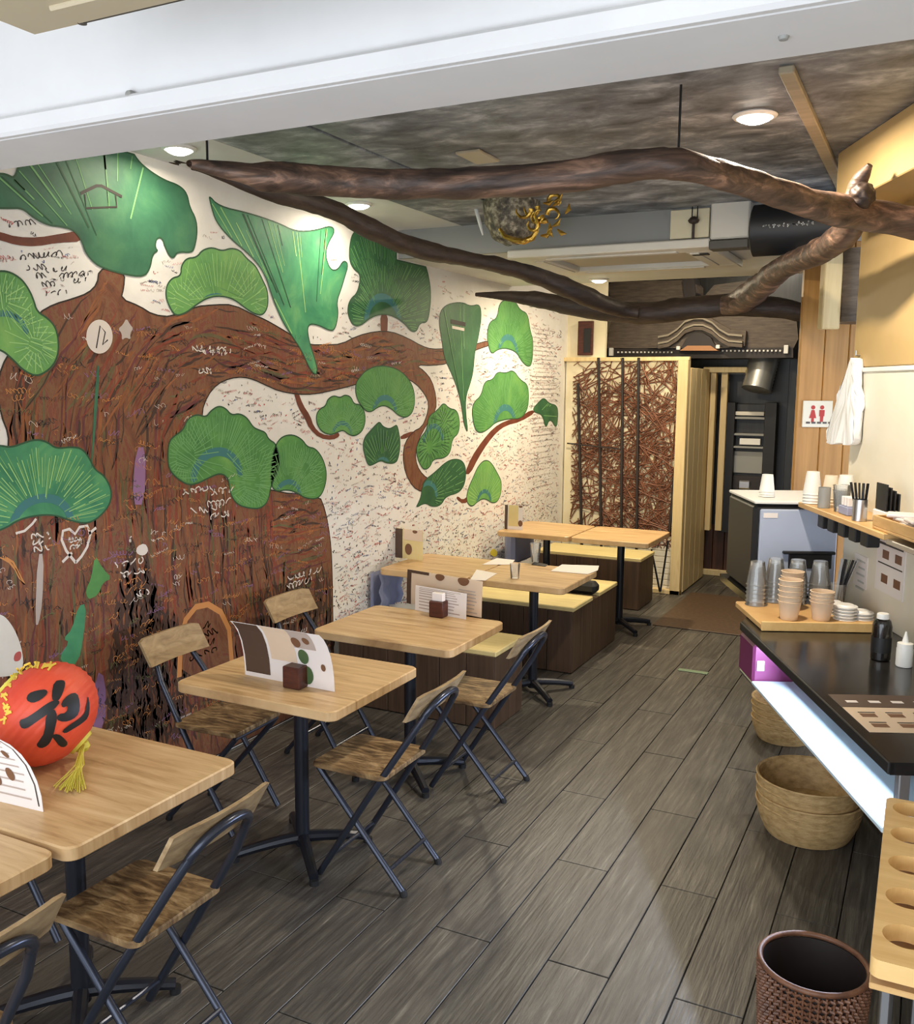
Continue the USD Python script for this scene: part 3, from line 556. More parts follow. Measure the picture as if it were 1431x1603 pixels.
make_table('oak table with scattered papers, aisle half of the double table by the benches', -2.045, 5.06, .59, .60)
make_table('oak table half against the mural wall, behind the upright menus', -2.645, 5.06, .59, .60)
make_table('rearmost oak table, aisle half, in front of the woven screen', -2.04, 6.78, .585, .64)
make_table('rearmost oak table half touching the painted wall near the woven screen', -2.64, 6.78, .585, .64)

# ------------------------------------------------------------------ folding chairs
def make_chair(label, loc, rot):
    t = thing('folding_chair', label, 'chair', loc, rot, None)
    # the seat faces -x; the long frame runs from the front feet up to the back rest
    s = slab(.315, .33, .425, .445, .03, .004); v, f = s.get(); part(t, 'seat', (v+np.array([-.055, 0, 0]), f), M['burnt'])
    A, B = np.array([-.185, 0, .012]), np.array([.272, 0, .735])
    for sy in (-1, 1):
        pts = [A+[0, sy*.153, 0], A+(B-A)*.45+[0, sy*.150, 0], A+(B-A)*.80+[.004, sy*.128, 0], A+(B-A)*.92+[.0, sy*.105, 0]]
        part(t, 'back_upright', MB().tube(np.array([np.array(pts[0])*(1-u)+np.array(pts[1])*u for u in (0, .5)]+pts[1:]), .0125, 12), M['tube_steel'])
    th = np.linspace(0, PI, 15); c = A+(B-A)*.92; d = (B-A)/np.linalg.norm(B-A)
    arch = [c+np.array([0, .105*math.cos(a), 0])+d*.075*math.sin(a) for a in th]
    part(t, 'back_hoop', MB().tube(arch, .0125, 12), M['tube_steel'])
    mb = MB(); n = 13; cv = []
    for k in range(n):                                       # slightly bowed back board
        y = -.178+.356*k/(n-1); cv.append((.262+.018*(1-(y/.178)**2)-.018, y))
    lean = np.array([.062, 0, .105]); V = []
    for (x, y) in cv:
        e = .012 if abs(y) > .17 else 0
        for zz, off in ((e, 0), (1-e*6, 0)):
            for th_ in (0, .014): V.append(np.array([x-.058+th_, y, .668])+lean*zz)
    F = []
    for k in range(n-1):
        a, b = 4*k, 4*(k+1)
        F += [[a, b, b+2, a+2], [a+1, a+3, b+3, b+1], [a+2, b+2, b+3, a+3], [a, a+1, b+1, b]]
    F += [[0, 2, 3, 1], [4*(n-1), 4*(n-1)+1, 4*(n-1)+3, 4*(n-1)+2]]
    mb.add(V, F); part(t, 'backrest', mb, M['burnt_back'], 20)
    for sy in (-1, 1):
        leg = part(t, 'leg', MB().tube([(-.195, sy*.132, .415), (-.17, sy*.132, .385), (.165, sy*.132, .012)], .0115, 12), M['tube_steel'])
        part(leg, 'foot_cap', MB().tube([(.160, sy*.132, .020), (.168, sy*.132, .0)], .014, 12), M['rubber'])
    part(t, 'stretcher', MB().tube([(.105, -.132, .085), (.105, .132, .085)], .008, 10), M['tube_steel'])
    part(t, 'stretcher', MB().tube([(-.135, -.152, .092), (-.135, .152, .092)], .008, 10), M['tube_steel'])
    part(t, 'seat_rail', MB().tube([(-.195, -.14, .415), (-.195, .14, .415)], .009, 10).tube([(.075, -.15, .416), (.075, .15, .416)], .009, 10), M['tube_steel'])
    return t
ch = make_chair('wooden folding chair on the aisle side of the table with the curved menu', (-1.75, 2.862, 0), 0)
dup(ch, (-1.775, 1.725, 0), 0, 'wooden folding chair on the aisle side of the red lantern table')
dup(ch, (-1.80, 1.085, 0), 0, 'wooden folding chair cut by the lower left corner, at the nearest table')
dup(ch, (-1.745, 3.73, 0), 0, 'wooden folding chair on the aisle beside the table with the dark napkin box')
dup(ch, (-2.60, 2.93, 0), PI+.03, 'wooden folding chair by the painted trunk, back to the wall, behind the curved menu table')
dup(ch, (-2.60, 3.74, 0), PI, 'wooden folding chair with its back to the wall at the napkin box table')
dup(ch, (-2.62, 1.80, 0), PI, 'wooden folding chair on the wall side of the red lantern table')

# ------------------------------------------------------------------ benches
def make_bench(label, x0, x1, y0, y1, pads):
    t = thing('box_bench', label, 'bench', ((x0+x1)/2, (y0+y1)/2, 0), world=True)
    part(t, 'body', MB().box(((x0+x1)/2, (y0+y1)/2, .205), (x1-x0-.02, y1-y0-.02, .40), .004), M['bench'])
    n = int((x1-x0)/.16)
    for k in range(n):
        xa = x0+(x1-x0)*k/n; part(t, 'front_board', MB().box((xa+(x1-x0)/n/2, y0+.004, .205), ((x1-x0)/n-.004, .014, .40), .002), M['bench'])
    m = max(2, int((y1-y0)/.16))
    for k in range(m):
        ya = y0+(y1-y0)*k/m; part(t, 'side_board', MB().box((x1-.004, ya+(y1-y0)/m/2, .205), (.014, (y1-y0)/m-.004, .40), .002), M['bench'])
    for a, b in pads:
        part(t, 'seat_board', MB().box(((x0+x1)/2, (a+b)/2, .418), (x1-x0+.02, b-a, .03), .005), M['pad'])
    return t
make_bench('dark brown box bench with a pale seat board behind the napkin box table', -2.96, -1.98, 4.36, 4.74, [(4.36, 4.74)])
make_bench('long dark brown box bench with two pale seat boards back to back', -2.96, -1.96, 5.50, 6.42, [(5.50, 5.88), (6.02, 6.42)])
make_bench('dark brown box bench with a pale seat board in front of the woven screen', -2.96, -2.06, 7.38, 7.80, [(7.38, 7.80)])
def cushion(label, c, s, m, rot=0.):
    a = np.stack([[math.cos(rot), math.sin(rot), 0], [-math.sin(rot), math.cos(rot), 0], [0, 0, 1.]])
    v, f = bevel_box((0, 0, 0), s, min(s)*.3); tm = trimesh.Trimesh(v, f).subdivide().subdivide()
    q = np.array(tm.vertices); q = q*(1+.06*(meshkit.noise(q*14, 3)[:, None]-.5)); solo('cushion', MB().add(q @ a+np.asarray(c, float), tm.faces), M[m], label, 'cushion')
cushion('grey-blue back cushion against the painted wall under the rearmost table', (-2.93, 6.92, .56), (.09, .44, .30), 'cloth_blue')
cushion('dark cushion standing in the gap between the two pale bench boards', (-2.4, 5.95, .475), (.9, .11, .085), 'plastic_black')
solo('draped_cloth', MB().add(np.array([[-3.0, y, z] for y in np.linspace(4.78, 5.02, 8) for z in np.linspace(.46, .68, 5)])+np.array([[.05+.02*math.sin(3*i)+.02*(j % 2), 0, 0] for i in range(8) for j in range(5)]), [[i*5+j, (i+1)*5+j, (i+1)*5+j+1, i*5+j+1] for i in range(7) for j in range(4)]).add(np.array([[-3.01, y, z] for y in (4.78, 5.02) for z in (.46, .68)]), [[0, 1, 3], [0, 3, 2]]), M['cloth_blue'], 'pale blue cloth hanging beside the wall left of the middle bench', 'cloth', smooth=True)

# ------------------------------------------------------------------ counter along the right wall
NF, NB, ZT, NSH = 1.06, 1.63, .85, 1.056
co = thing('service_counter', 'long black-topped serving counter running along the right wall on steel legs', 'counter', W(1.34, 3.1, 0), world=True)
cpg = Polygon([(NF, 2.385), (NB, 2.385), (NB, 4.90), (1.22, 4.90), (1.22, 4.22), (1.12, 3.98), (NF, 3.86)])
part(co, 'worktop', MB().poly(cpg, ZV*(ZT-.035), NW, TW, .035), M['counter'], False)
def leg_at(n, t): return MB().add(*bevel_box(W(n, t, .405), (.03, .03, .81), .003, np.stack([NW, TW, ZV])))
for n, t in ((NF+.05, 2.42), (NF+.50, 2.42), (NF+.50, 3.4), (NF+.5, 4.82)): part(co, 'steel_leg', leg_at(n, t), M['metal'])
part(co, 'under_shelf', MB().wbox(NSH, NB-.05, 2.40, 3.66, .645, .66, .003), M['apron'], label='glossy pale blue-white shelf under the worktop')
led = thing('light_strip', 'cool white light strip fixed under the worktop, lighting the pale shelf below', 'lamp', W(1.16, 3.0, .80), world=True)
part(led, 'channel', MB().wbox(1.145, 1.165, 2.45, 3.62, .803, .814, .002), M['plastic_white'])
ll = UsdLux.RectLight.Define(stage, '/World/light_strip/light'); ll.CreateWidthAttr(1.1); ll.CreateHeightAttr(.012); ll.CreateIntensityAttr(480.); ll.CreateColorAttr(Gf.Vec3f(.64, .76, 1.0))
aim(ll, W(1.15, 3.03, .799)-W(1.16, 3.0, .80), -NW*.97-ZV*.24)
part(co, 'front_trim', MB().wbox(NF-.006, NF+.012, 2.385, 3.86, ZT-.034, ZT-.001, .002), M['plastic_black'])
pb = thing('storage_box', 'purple box under the far end of the black counter', 'box', W(NSH+.2, 3.76, .645), world=True)
part(pb, 'box', MB().wbox(NSH+.005, NSH+.42, 3.67, 3.88, .645, .805, .01), M['purple']); part(pb, 'tag', MB().wbox(NSH+.02, NSH+.05, 3.664, 3.672, .70, .74, .001), M['paper'])
part(co, 'side_bracket', MB().wbox(NSH+.01, NB-.05, 3.66, 3.88, .63, .644, .003), M['metal'])
# board with cup holes at the near end
bd = thing('cup_holder_board', 'pale bamboo board with round cup holes at the near end of the counter', 'holder', W(.95, 1.95, .77), world=True)
p0, p1 = atz(1388, 1247, .80), atz(1362, 1500, .80)
e = (p1-p0)/np.linalg.norm(p1-p0); sd = np.array([-e[1], e[0], 0]); sd = sd if sd[0] > 0 else -sd
Lb, wb_ = np.linalg.norm(p1-p0), .125
pg = shapely.box(0, 0, Lb, wb_).buffer(-.02).buffer(.02)
holes = [(1424, 1262), (1427, 1305), (1415, 1365), (1408, 1435)]
hc = []
for k in range(5):
    hc.append((.055+k*(Lb-.10)/4.4, .058))
for a, b in hc: pg = pg.difference(shapely.Point(a, b).buffer(.042, quad_segs=10))
ux, uy = (e, sd) if np.cross(e, sd)[2] > 0 else (sd, e)
if ux is sd: pg = shapely.transform(pg, lambda q: q[:, ::-1])
part(bd, 'board', MB().poly(pg, p0-ZV*.035, ux, uy, .035), M['bamboo'], False)
pg2 = shapely.box(0, 0, Lb, wb_)
q = p0+e*Lb/2+sd*wb_/2
part(bd, 'lower_board', MB().box((q[0], q[1], .742), (Lb*.98, wb_*.98, .012), .002, np.stack([e, sd, ZV])), M['shelf'])
for s in (.06, .94):
    q = p0+e*Lb*s+sd*wb_*.5; part(bd, 'spacer', MB().cyl((q[0], q[1], .745), (q[0], q[1], .768), .012, n=12), M['metal'])
q = p0+e*(Lb-.03)+sd*.03; q2 = p0+e*.03+sd*.10
part(bd, 'leg', MB().box((q[0], q[1], .37), (.016, .016, .74), .002), M['metal']); part(bd, 'leg', MB().box((q2[0], q2[1], .37), (.016, .016, .74), .002), M['metal'])

# tray and things on the counter
tr = thing('serving_tray', 'wooden tray at the far end of the counter under the paper cups', 'tray', W(1.3, 3.95, ZT), world=True)
part(tr, 'board', MB().wbox(1.10, 1.60, 3.72, 4.12, ZT+.002, ZT+.030, .005), M['shelf']); part(tr, 'rim', MB().wbox(1.10, 1.60, 3.71, 3.722, ZT+.002, ZT+.040, .002), M['bamboo'])
def cup_stack(name, label, p, r0, r1, hc, k, step, mat, inverted=False, group=None):
    t = thing(name, label, 'cups', p, world=True, group=group)
    for i in range(k):
        z = i*step
        prof = [(0, z), (r0, z), (r1, z+hc), (r1+.003, z+hc+.002), (r1-.002, z+hc+.003), (r1-.003, z+hc), (r0-.002, z+.004), (0, z+.004)]
        if inverted: T = (k-1)*step+hc+.003; prof = [(a, T-b) for a, b in prof][::-1]
        part(t, 'cup', MB().lathe(prof, p, 20), mat, 40)
    return t
zt = ZT+.031
for i, (n, t, k, lab) in enumerate(((1.235, 3.80, 5, 'tall stack of tan paper cups at the front of the tray, nearest the aisle'), (1.30, 3.98, 5, 'stack of tan paper cups at the back of the tray between two others'), (1.365, 3.80, 4, 'shorter stack of tan paper cups on the tray beside the white lids'))):
    cup_stack('paper_cup_stack', lab, W(n, t, zt), .034, .046, .075, k, .014+.008*(i != 2), M['cup_tan'], group='stacks of tan paper cups')
for i, (n, t, lab) in enumerate(((1.17, 4.05, 'leftmost stack of clear plastic cups on the tray'), (1.27, 4.12, 'second stack of clear plastic cups from the left, before the dispenser'), (1.36, 4.10, 'third stack of clear plastic cups, below the dark dispenser mouth'), (1.45, 4.08, 'rightmost stack of clear plastic cups beside the cutlery'))):
    cup_stack('clear_cup_stack', lab, W(n, t, zt if t < 4.1 else ZT+.032), .030, .044, .10, 6, .018, M['clear'], True, group='stacks of clear plastic cups')
for i, (n, t, z) in enumerate(((1.47, 3.82, 0), (1.46, 3.93, 0), (1.54, 3.83, 0))):
    lt = thing('cup_lid_pile', ['pile of white cup lids at the tray corner nearest the dark bottle', 'pile of white cup lids behind the other two piles', 'small pile of white lids against the wall side of the tray'][i], 'cup lids', W(n, t, zt), world=True, group='white lids on the tray')
    for k in range(5-i): part(lt, 'lid', MB().lathe([(0, k*.013+.010), (.030, k*.013+.010), (.036, k*.013+.004), (.047, k*.013+.003), (.048, k*.013), (0, k*.013)], W(n, t, zt), 24), M['plastic_white'], 40)
sk = thing('cutlery_cup', 'clear cup of dark-handled utensils leaning beside the drink dispenser', 'cup', W(1.52, 4.12, ZT+.032), world=True)
part(sk, 'cup', MB().lathe([(0, 0), (.028, 0), (.036, .10), (.034, .10), (.026, .004), (0, .004)], W(1.52, 4.05, zt), 20), M['clear'])
for k in range(5): part(sk, 'utensil', MB().bar(W(1.52+.004*k-.01, 4.05, zt+.01), W(1.55+.012*k, 4.10-.01*k, zt+.20), .012, .004), M['plastic_black'] if k % 2 else M['metal'])
sp = MB()                                                     # dark bottle
BP = W(1.42, 3.34, ZT+.001)
bt = thing('sauce_bottle', 'tall dark sauce bottle with a white cap standing alone on the black counter', 'bottle', BP, world=True)
part(bt, 'body', MB().lathe([(0, 0), (.031, 0), (.034, .004), (.034, .125), (.028, .145), (.020, .152), (0, .152)], BP, 28), M['bottle_black'], 40)
part(bt, 'cap', MB().lathe([(0, .170), (.019, .170), (.021, .166), (.021, .150), (.0, .150)], BP, 24), M['plastic_white'], 40)
part(bt, 'label_band', MB().lathe([(.0346, .03), (.0346, .085)], BP, 28), M['black_print'], True)
for i, (n, t, hh, lab, mm) in enumerate(((1.55, 3.22, .105, 'clear squeeze bottle with a white nozzle near the wall', 'clear'), (1.50, 3.13, .09, 'white squeeze bottle beside the clear one on the black counter', 'plastic_white'), (1.47, 3.26, .075, 'short white sauce pot between the bottles and the dark sauce bottle', 'plastic_white'))):
    P_ = W(n, t, ZT+.001); b = thing('squeeze_bottle', lab, 'bottle', P_, world=True)
    part(b, 'body', MB().lathe([(0, 0), (.026, 0), (.028, .004), (.028, hh*.85), (.022, hh), (0, hh)], P_, 24), M[mm], 40)
    part(b, 'nozzle', MB().lathe([(0, hh+.05), (.003, hh+.05), (.012, hh+.012), (.026, hh+.008), (.027, hh-.006), (0, hh-.006)], P_, 20), M['plastic_white'], 40)
    if mm == 'clear': part(b, 'sauce', MB().lathe([(0, .004), (.024, .004), (.024, hh*.5), (0, hh*.5)], P_, 20), M['food_green'], 40)
cp = thing('standing_card', 'white handwritten card leaning at the wall by the near end of the counter', 'card', W(1.56, 2.9, ZT), world=True)
part(cp, 'card', MB().bar(W(1.54, 2.98, ZT+.004), W(1.60, 2.98, ZT+.18), .20, .003, up=TW), M['paper'])
for k in range(6): part(cp, 'written_line', MB().bar(W(1.541+.009*k, 2.905-.0, ZT+.03+.022*k), W(1.541+.009*k, 3.045-.02*(k % 2), ZT+.03+.022*k), .004, .0035), M['text'])
# printed menu lying on the counter
mn = thing('flat_menu', 'brown and cream printed menu sheet lying on the near half of the counter', 'menu', W(1.3, 2.86, ZT), world=True)
def flat(n0, n1, t0, t1, lift, th=.0008): return MB().wbox(n0, n1, t0, t1, ZT+lift, ZT+lift+th)
part(mn, 'sheet', flat(1.09, 1.62, 2.60, 2.93, .001), M['menu_cream'], False); part(mn, 'brown_header', flat(1.09, 1.62, 2.81, 2.928, .002), M['menu_brown'], False)
rq = random.Random(3)
pr = MB(); pt = MB()
for r in range(2):
    for k in range(6):
        n0 = 1.12+.082*k; t0 = 2.64+.085*r; pr.wbox(n0, n0+.045, t0, t0+.028, ZT+.002, ZT+.0028); pt.wbox(n0, n0+.05, t0+.036, t0+.042, ZT+.002, ZT+.0028)
part(mn, 'food_photos', pr, M['food_brown'], False, kind='stuff'); part(mn, 'captions', pt, M['text'], False, kind='stuff')
ph = MB()
for k in range(7): ph.wbox(1.12+.07*k, 1.155+.07*k, 2.85, 2.87, ZT+.003, ZT+.0036)
part(mn, 'header_print', ph, M['paper'], False, kind='stuff')

# ------------------------------------------------------------------ shelf on the right wall
sh = thing('wall_shelf', 'narrow wooden shelf with black clips below it on the right wall', 'shelf', W(1.53, 3.9, 1.27), world=True)
part(sh, 'board', MB().wbox(1.43, 1.628, 3.41, 4.36, 1.276, 1.30, .003), M['shelf'])
part(sh, 'metal_rail', MB().wbox(1.44, 1.628, 3.0, 3.41, 1.262, 1.282, .003), M['metal'])
for k in range(5): part(sh, 'black_clip', MB().wbox(1.45, 1.50, 3.60+.12*k, 3.67+.12*k, 1.215, 1.275, .004), M['plastic_black'])
dp = thing('drink_dispenser', 'black-sided drink dispenser with a pale blue-grey front at the end of the counter', 'dispenser', W(1.44, 4.55, ZT), world=True)
part(dp, 'cabinet', MB().wbox(1.235, 1.625, 4.38, 4.85, ZT+.001, 1.285, .02), M['plastic_black'])
part(dp, 'front_panel', MB().wbox(1.262, 1.62, 4.362, 4.384, .86, 1.262, .006), M['blue_grey'])
part(dp, 'mouth', MB().wbox(1.40, 1.60, 4.355, 4.366, .985, 1.055, .004), M['plastic_black'])
part(dp, 'hood', MB().wbox(1.37, 1.61, 4.34, 4.364, 1.055, 1.068, .003), M['plastic_black'])
part(dp, 'notice', MB().wbox(1.275, 1.34, 4.360, 4.3625, 1.222, 1.245), M['paper'], False)
part(dp, 'white_top', MB().wbox(1.235, 1.625, 4.37, 4.85, 1.285, 1.30, .004), M['plastic_white'])
zs = 1.301
cup_stack('white_cup_stack', 'white paper cups upside down alone on the dispenser top', W(1.34, 4.55, zs), .026, .036, .08, 3, .012, M['plastic_white'], True)
cup_stack('white_cup_stack', 'taller upside-down white cup stack at the left end of the shelf', W(1.47, 4.30, zs), .028, .040, .10, 4, .014, M['plastic_white'], True)
cup_stack('white_cup_stack', 'second upside-down white cup stack on the shelf, beside the tallest one', W(1.54, 4.26, zs), .028, .040, .10, 3, .014, M['cup_cream'], True)
cup_stack('white_cup_stack', 'upside-down white cups on the shelf between the tall stacks and the steel cup', W(1.56, 4.14, zs), .028, .042, .10, 4, .014, M['plastic_white'], True)
cup_stack('clear_tumblers', 'clear tumblers stacked on the shelf left of the steel cup', W(1.50, 4.02, zs), .028, .036, .09, 2, .02, M['clear'])
cn = thing('steel_canister', 'dark grey steel canister on the shelf behind the shelf edge', 'canister', W(1.47, 4.12, zs), world=True)
part(cn, 'body', MB().lathe([(0, 0), (.026, 0), (.026, .09), (.024, .09), (.024, .004), (0, .004)], W(1.47, 4.14, zs), 24), M['ac_grey'], 40)
bx = thing('glass_jar', 'clear jars of white sachets on the shelf in a blue box', 'jar', W(1.50, 3.93, zs), world=True)
part(bx, 'blue_box', MB().wbox(1.47, 1.53, 3.87, 3.97, zs, zs+.035, .003), M['cloth_blue'])
for k in range(3): part(bx, 'sachet', MB().wbox(1.475, 1.525, 3.88+.03*k, 3.895+.03*k, zs+.036, zs+.075, .003), M['paper'])
cu = thing('utensil_cup', 'steel cup of black-handled forks standing on the shelf', 'cup', W(1.47, 3.73, zs), world=True)
part(cu, 'cup', MB().lathe([(0, 0), (.028, 0), (.028, .085), (.026, .085), (.026, .004), (0, .004)], W(1.47, 3.74, zs), 28), M['metal'], 40)
for k in range(5): part(cu, 'handle', MB().bar(W(1.46+.006*k, 3.74, zs+.005), W(1.44+.012*k, 3.77-.012*k, zs+.15), .010, .006, .001), M['plastic_black'])
mc = thing('card_stand', 'stack of black cards in a white stand on the shelf', 'cards', W(1.55, 3.68, zs), world=True)
part(mc, 'stand', MB().wbox(1.52, 1.60, 3.62, 3.74, zs, zs+.05, .004), M['plastic_white'])
for k in range(4): part(mc, 'card', MB().wbox(1.525+.016*k, 1.531+.016*k, 3.63, 3.73-.02*(k % 2), zs+.052, zs+.155-.012*k, .001), M['plastic_black'])
wt = thing('wooden_box_tray', 'wooden tray heaped with white paper packets on the near end of the shelf', 'tray', W(1.53, 3.3, zs), world=True)
part(wt, 'base', MB().wbox(1.445, 1.62, 3.12, 3.55, zs, zs+.010, .002), M['shelf'])
for a in ((1.445, 1.455, 3.12, 3.55), (1.61, 1.62, 3.12, 3.55), (1.455, 1.61, 3.12, 3.13), (1.455, 1.61, 3.54, 3.55)): part(wt, 'side', MB().wbox(a[0], a[1], a[2], a[3], zs+.010, zs+.05, .002), M['shelf'])
for k in range(6):
    c = W(1.535+.01*math.sin(k*2.2), 3.20+.055*k, zs+.035+.012*(k % 3)); a = rq.uniform(-.5, .5)
    part(wt, 'paper_packet', MB().box(c, (.11, .10, .012), .004, np.stack([NW*math.cos(a)+TW*math.sin(a), TW*math.cos(a)-NW*math.sin(a), ZV])), M['paper'])
# notices on the wall
def notice(label, n, t0, t1, z0, z1, kind):
    t = thing('wall_notice', label, 'notice', W(1.628, (t0+t1)/2, z0), world=True)
    part(t, 'sheet', MB().wbox(1.6265, 1.6295, t0, t1, z0, z1), M['paper'], False); a = MB()
    if kind == 'photos':
        for r in range(2):
            for c in range(2): a.wbox(1.6255, 1.627, t0+.03+.12*c, t0+.09+.12*c, z0+.04+.10*r, z0+.075+.10*r)
        part(t, 'small_photos', a, M['food_brown'], False, kind='stuff'); b = MB().wbox(1.6255, 1.627, t0+.02, t1-.02, z1-.025, z1-.015).wbox(1.6255, 1.627, t0+.02, t1-.02, z0+.115, z0+.12)
        part(t, 'ruled_lines', b, M['text'], False, kind='stuff')
    else:
        for k in range(5): a.wbox(1.6255, 1.627, t0+.02, t1-.03-.02*(k % 2), z1-.03-.03*k, z1-.022-.03*k)
        part(t, 'text_lines', a, M['text_pale'], False, kind='stuff')
notice('white sheet with four small photographs taped under the shelf', 0, 3.66, 3.93, .99, 1.21, 'photos')
notice('small pale notice with lines of text left of the photo sheet', 0, 4.02, 4.16, .96, 1.10, 'text')
# white carrier bag on a hook
bg = thing('hanging_bag', 'thin white plastic bag hanging on the end of the right wall', 'bag', atn(1340, 620, 1.60), world=True)
pts = [(1337, 560), (1342, 560), (1343, 600), (1344, 650), (1341, 695), (1330, 698), (1318, 692), (1306, 697), (1296, 690), (1301, 668), (1309, 648), (1318, 618), (1328, 592)]
loc2 = []
for a, b in pts:
    p = atn(a, b, 1.60); loc2.append((p@TW, p[2]))
pgb = smoothpoly(loc2, 2); c0 = W(1.60, 0, 0)
m_ = trimesh.creation.extrude_polygon(pgb, .035, engine='earcut').subdivide().subdivide(); v = np.array(m_.vertices)
zz = meshkit.fbm(np.column_stack([v[:, 0]*30, v[:, 1]*8, v[:, 2]*0]), 3, 4)
v3 = W(1.588, 0, 0)+np.outer(v[:, 0], TW)+np.outer(v[:, 1], ZV)+np.outer((v[:, 2]*1.0+(zz-.5)*.05)-.004, NW)
part(bg, 'bag', MB().add(v3, m_.faces), M['bag'], True)
hk = atn(1340, 556, 1.61); part(bg, 'hook', MB().tube([hk+NW*.02, hk, hk+ZV*.02], .004, 8), M['metal'])

# ------------------------------------------------------------------ baskets and bin
def bowl(r0, r1, hh, c, wob=0.):
    prof = [(0, 0), (r0, 0)]
    for k in range(1, 10):
        u = k/9; prof.append((r0+(r1-r0)*math.sin(u*PI/2)+.002*(k % 2), hh*u))
    prof += [(r1+.006, hh+.004), (r1+.002, hh+.009), (r1-.006, hh+.004)]
    for k in range(8, 0, -1):
        u = k/9; prof.append((r0-.008+(r1-r0)*math.sin(u*PI/2), hh*u+.006))
    prof += [(r0-.01, .008), (0, .008)]
    return MB().lathe(prof, c, 44)
def basket_stack(p, r, k, hh, step, labs, grp):
    for i in range(k):
        z = p[2]+i*step; c = (p[0]+.004*math.sin(i*2), p[1]+.004*math.cos(i*3), z)
        solo('woven_basket', bowl(r*.80, r, hh, c), M['wicker'], labs[i], 'basket', grp, 40)
basket_stack((-.355, 3.935, .001), .205, 4, .125, .038, ['bottom basket of the nearer stack under the counter', 'second basket from the floor in the nearer stack under the counter', 'third basket up in the nearer stack under the counter', 'topmost open basket of the nearer stack under the counter'], 'nearer stack of tan woven baskets')
pb2 = atz(1218, 1160, 0)
basket_stack((pb2[0]+.02, pb2[1]+.06, .001), .165, 4, .105, .036, ['bottom basket of the farther stack under the counter', 'second basket from the floor in the farther stack', 'third basket up in the farther stack', 'topmost basket of the farther stack, partly behind the counter sheet'], 'farther stack of tan woven baskets')
bc = atz(1274, 1507, .36); RB = .132; HB = .36
bi = thing('waste_bin', 'round dark brown woven waste bin standing on the floor near the counter end', 'bin', (bc[0], bc[1], 0), world=True)
def wallpt(a, z, rr=0.): r = RB*(.86+.14*z/HB)+rr; return (bc[0]+r*math.cos(a), bc[1]+r*math.sin(a), z)
part(bi, 'inner_wall', MB().lathe([(0, .004), (RB*.84, .004), (RB*.985, HB-.008), (RB*.955, HB-.008), (RB*.82, .010), (0, .010)], (bc[0], bc[1], 0), 40), M['bar_dark'], 40)
wv = MB(); nb = 46
for j in range(26):
    z = .012+j*(HB-.03)/25; pts = []
    for k in range(nb*2):
        a = k*PI/nb; pts.append(wallpt(a, z, .004*(1 if (k+j*1) % 2 else -1)+.002))
    wv.tube(pts, .0044, 5, closed=True)
part(bi, 'woven_strands', wv, M['wicker_dark'], 40, kind='stuff')
st = MB()
for k in range(nb):
    a = k*2*PI/nb; st.tube([wallpt(a, .006, .002), wallpt(a, HB-.008, .002)], .0035, 5)
part(bi, 'stakes', st, M['wicker_dark'], 40, kind='stuff')
part(bi, 'rim', MB().tube([wallpt(k*2*PI/48, HB, .0) for k in range(48)], .0075, 10, closed=True), M['wicker_dark'], 40)

# ------------------------------------------------------------------ red lantern on the table
LC = None
d = ray(70, 1119); tt = (.72+.145-EYE)/d[2]; LC = O+d*tt
axw = R @ np.array([.72, -.66, -.15]); axw /= np.linalg.norm(axw)       # from the crown to the tasselled end
sx_ = np.cross(axw, [0, 0, 1.]); sx_ /= np.linalg.norm(sx_); sy_ = np.cross(axw, sx_)
AX = np.stack([sx_, sy_, axw]); RL, HL = .158, .135
lowest = math.sqrt((RL*math.hypot(sx_[2], sy_[2]))**2+(HL*axw[2])**2); LC[2] = .721+lowest
la = thing('paper_lantern', 'round red paper lantern with a black brush character lying on the table', 'lantern', (LC[0], LC[1], .72), world=True)
prof = []
for k in range(61):
    a = -PI/2+PI*k/60; a = max(min(a, 1.28), -1.28); rib = .0018*math.sin(k*PI/1.5)
    prof.append(((RL+rib)*math.cos(a), HL*math.sin(a)))
part(la, 'paper_shell', MB().lathe([(0, -HL*.955)]+prof+[(0, HL*.955)], LC, 56, AX), M['lantern'], 40)
def onlan(px, py, k=1.012):
    dd = (AX @ ray(px, py))/np.array([RL, RL, HL]); oo = (AX @ (O-LC))/np.array([RL, RL, HL]); a = dd@dd; b = oo@dd; c = oo@oo-k*k; q = b*b-a*c
    return O+ray(px, py)*((-b-math.sqrt(max(q, 0)))/a)
def lan_poly(crop, sc, off, it=1):
    pg = smoothpoly([(a/sc+off[0], b/sc+off[1]) for a, b in crop], it); m = trimesh.creation.extrude_polygon(pg, .01, engine='earcut')
    v, f = trimesh.creation.triangulate_polygon(pg, engine='earcut'); tm = trimesh.Trimesh(np.column_stack([v, np.zeros(len(v))]), f, process=False).subdivide_to_size(6)
    P = np.array([onlan(a, b) for a, b, _ in tm.vertices]); F = np.array(tm.faces); n = np.cross(P[F[:, 1]]-P[F[:, 0]], P[F[:, 2]]-P[F[:, 0]]); cen = P[F].mean(1)-LC
    fl_ = (n*cen).sum(1) < 0; F[fl_] = F[fl_][:, ::-1]; return MB().add(P, F)
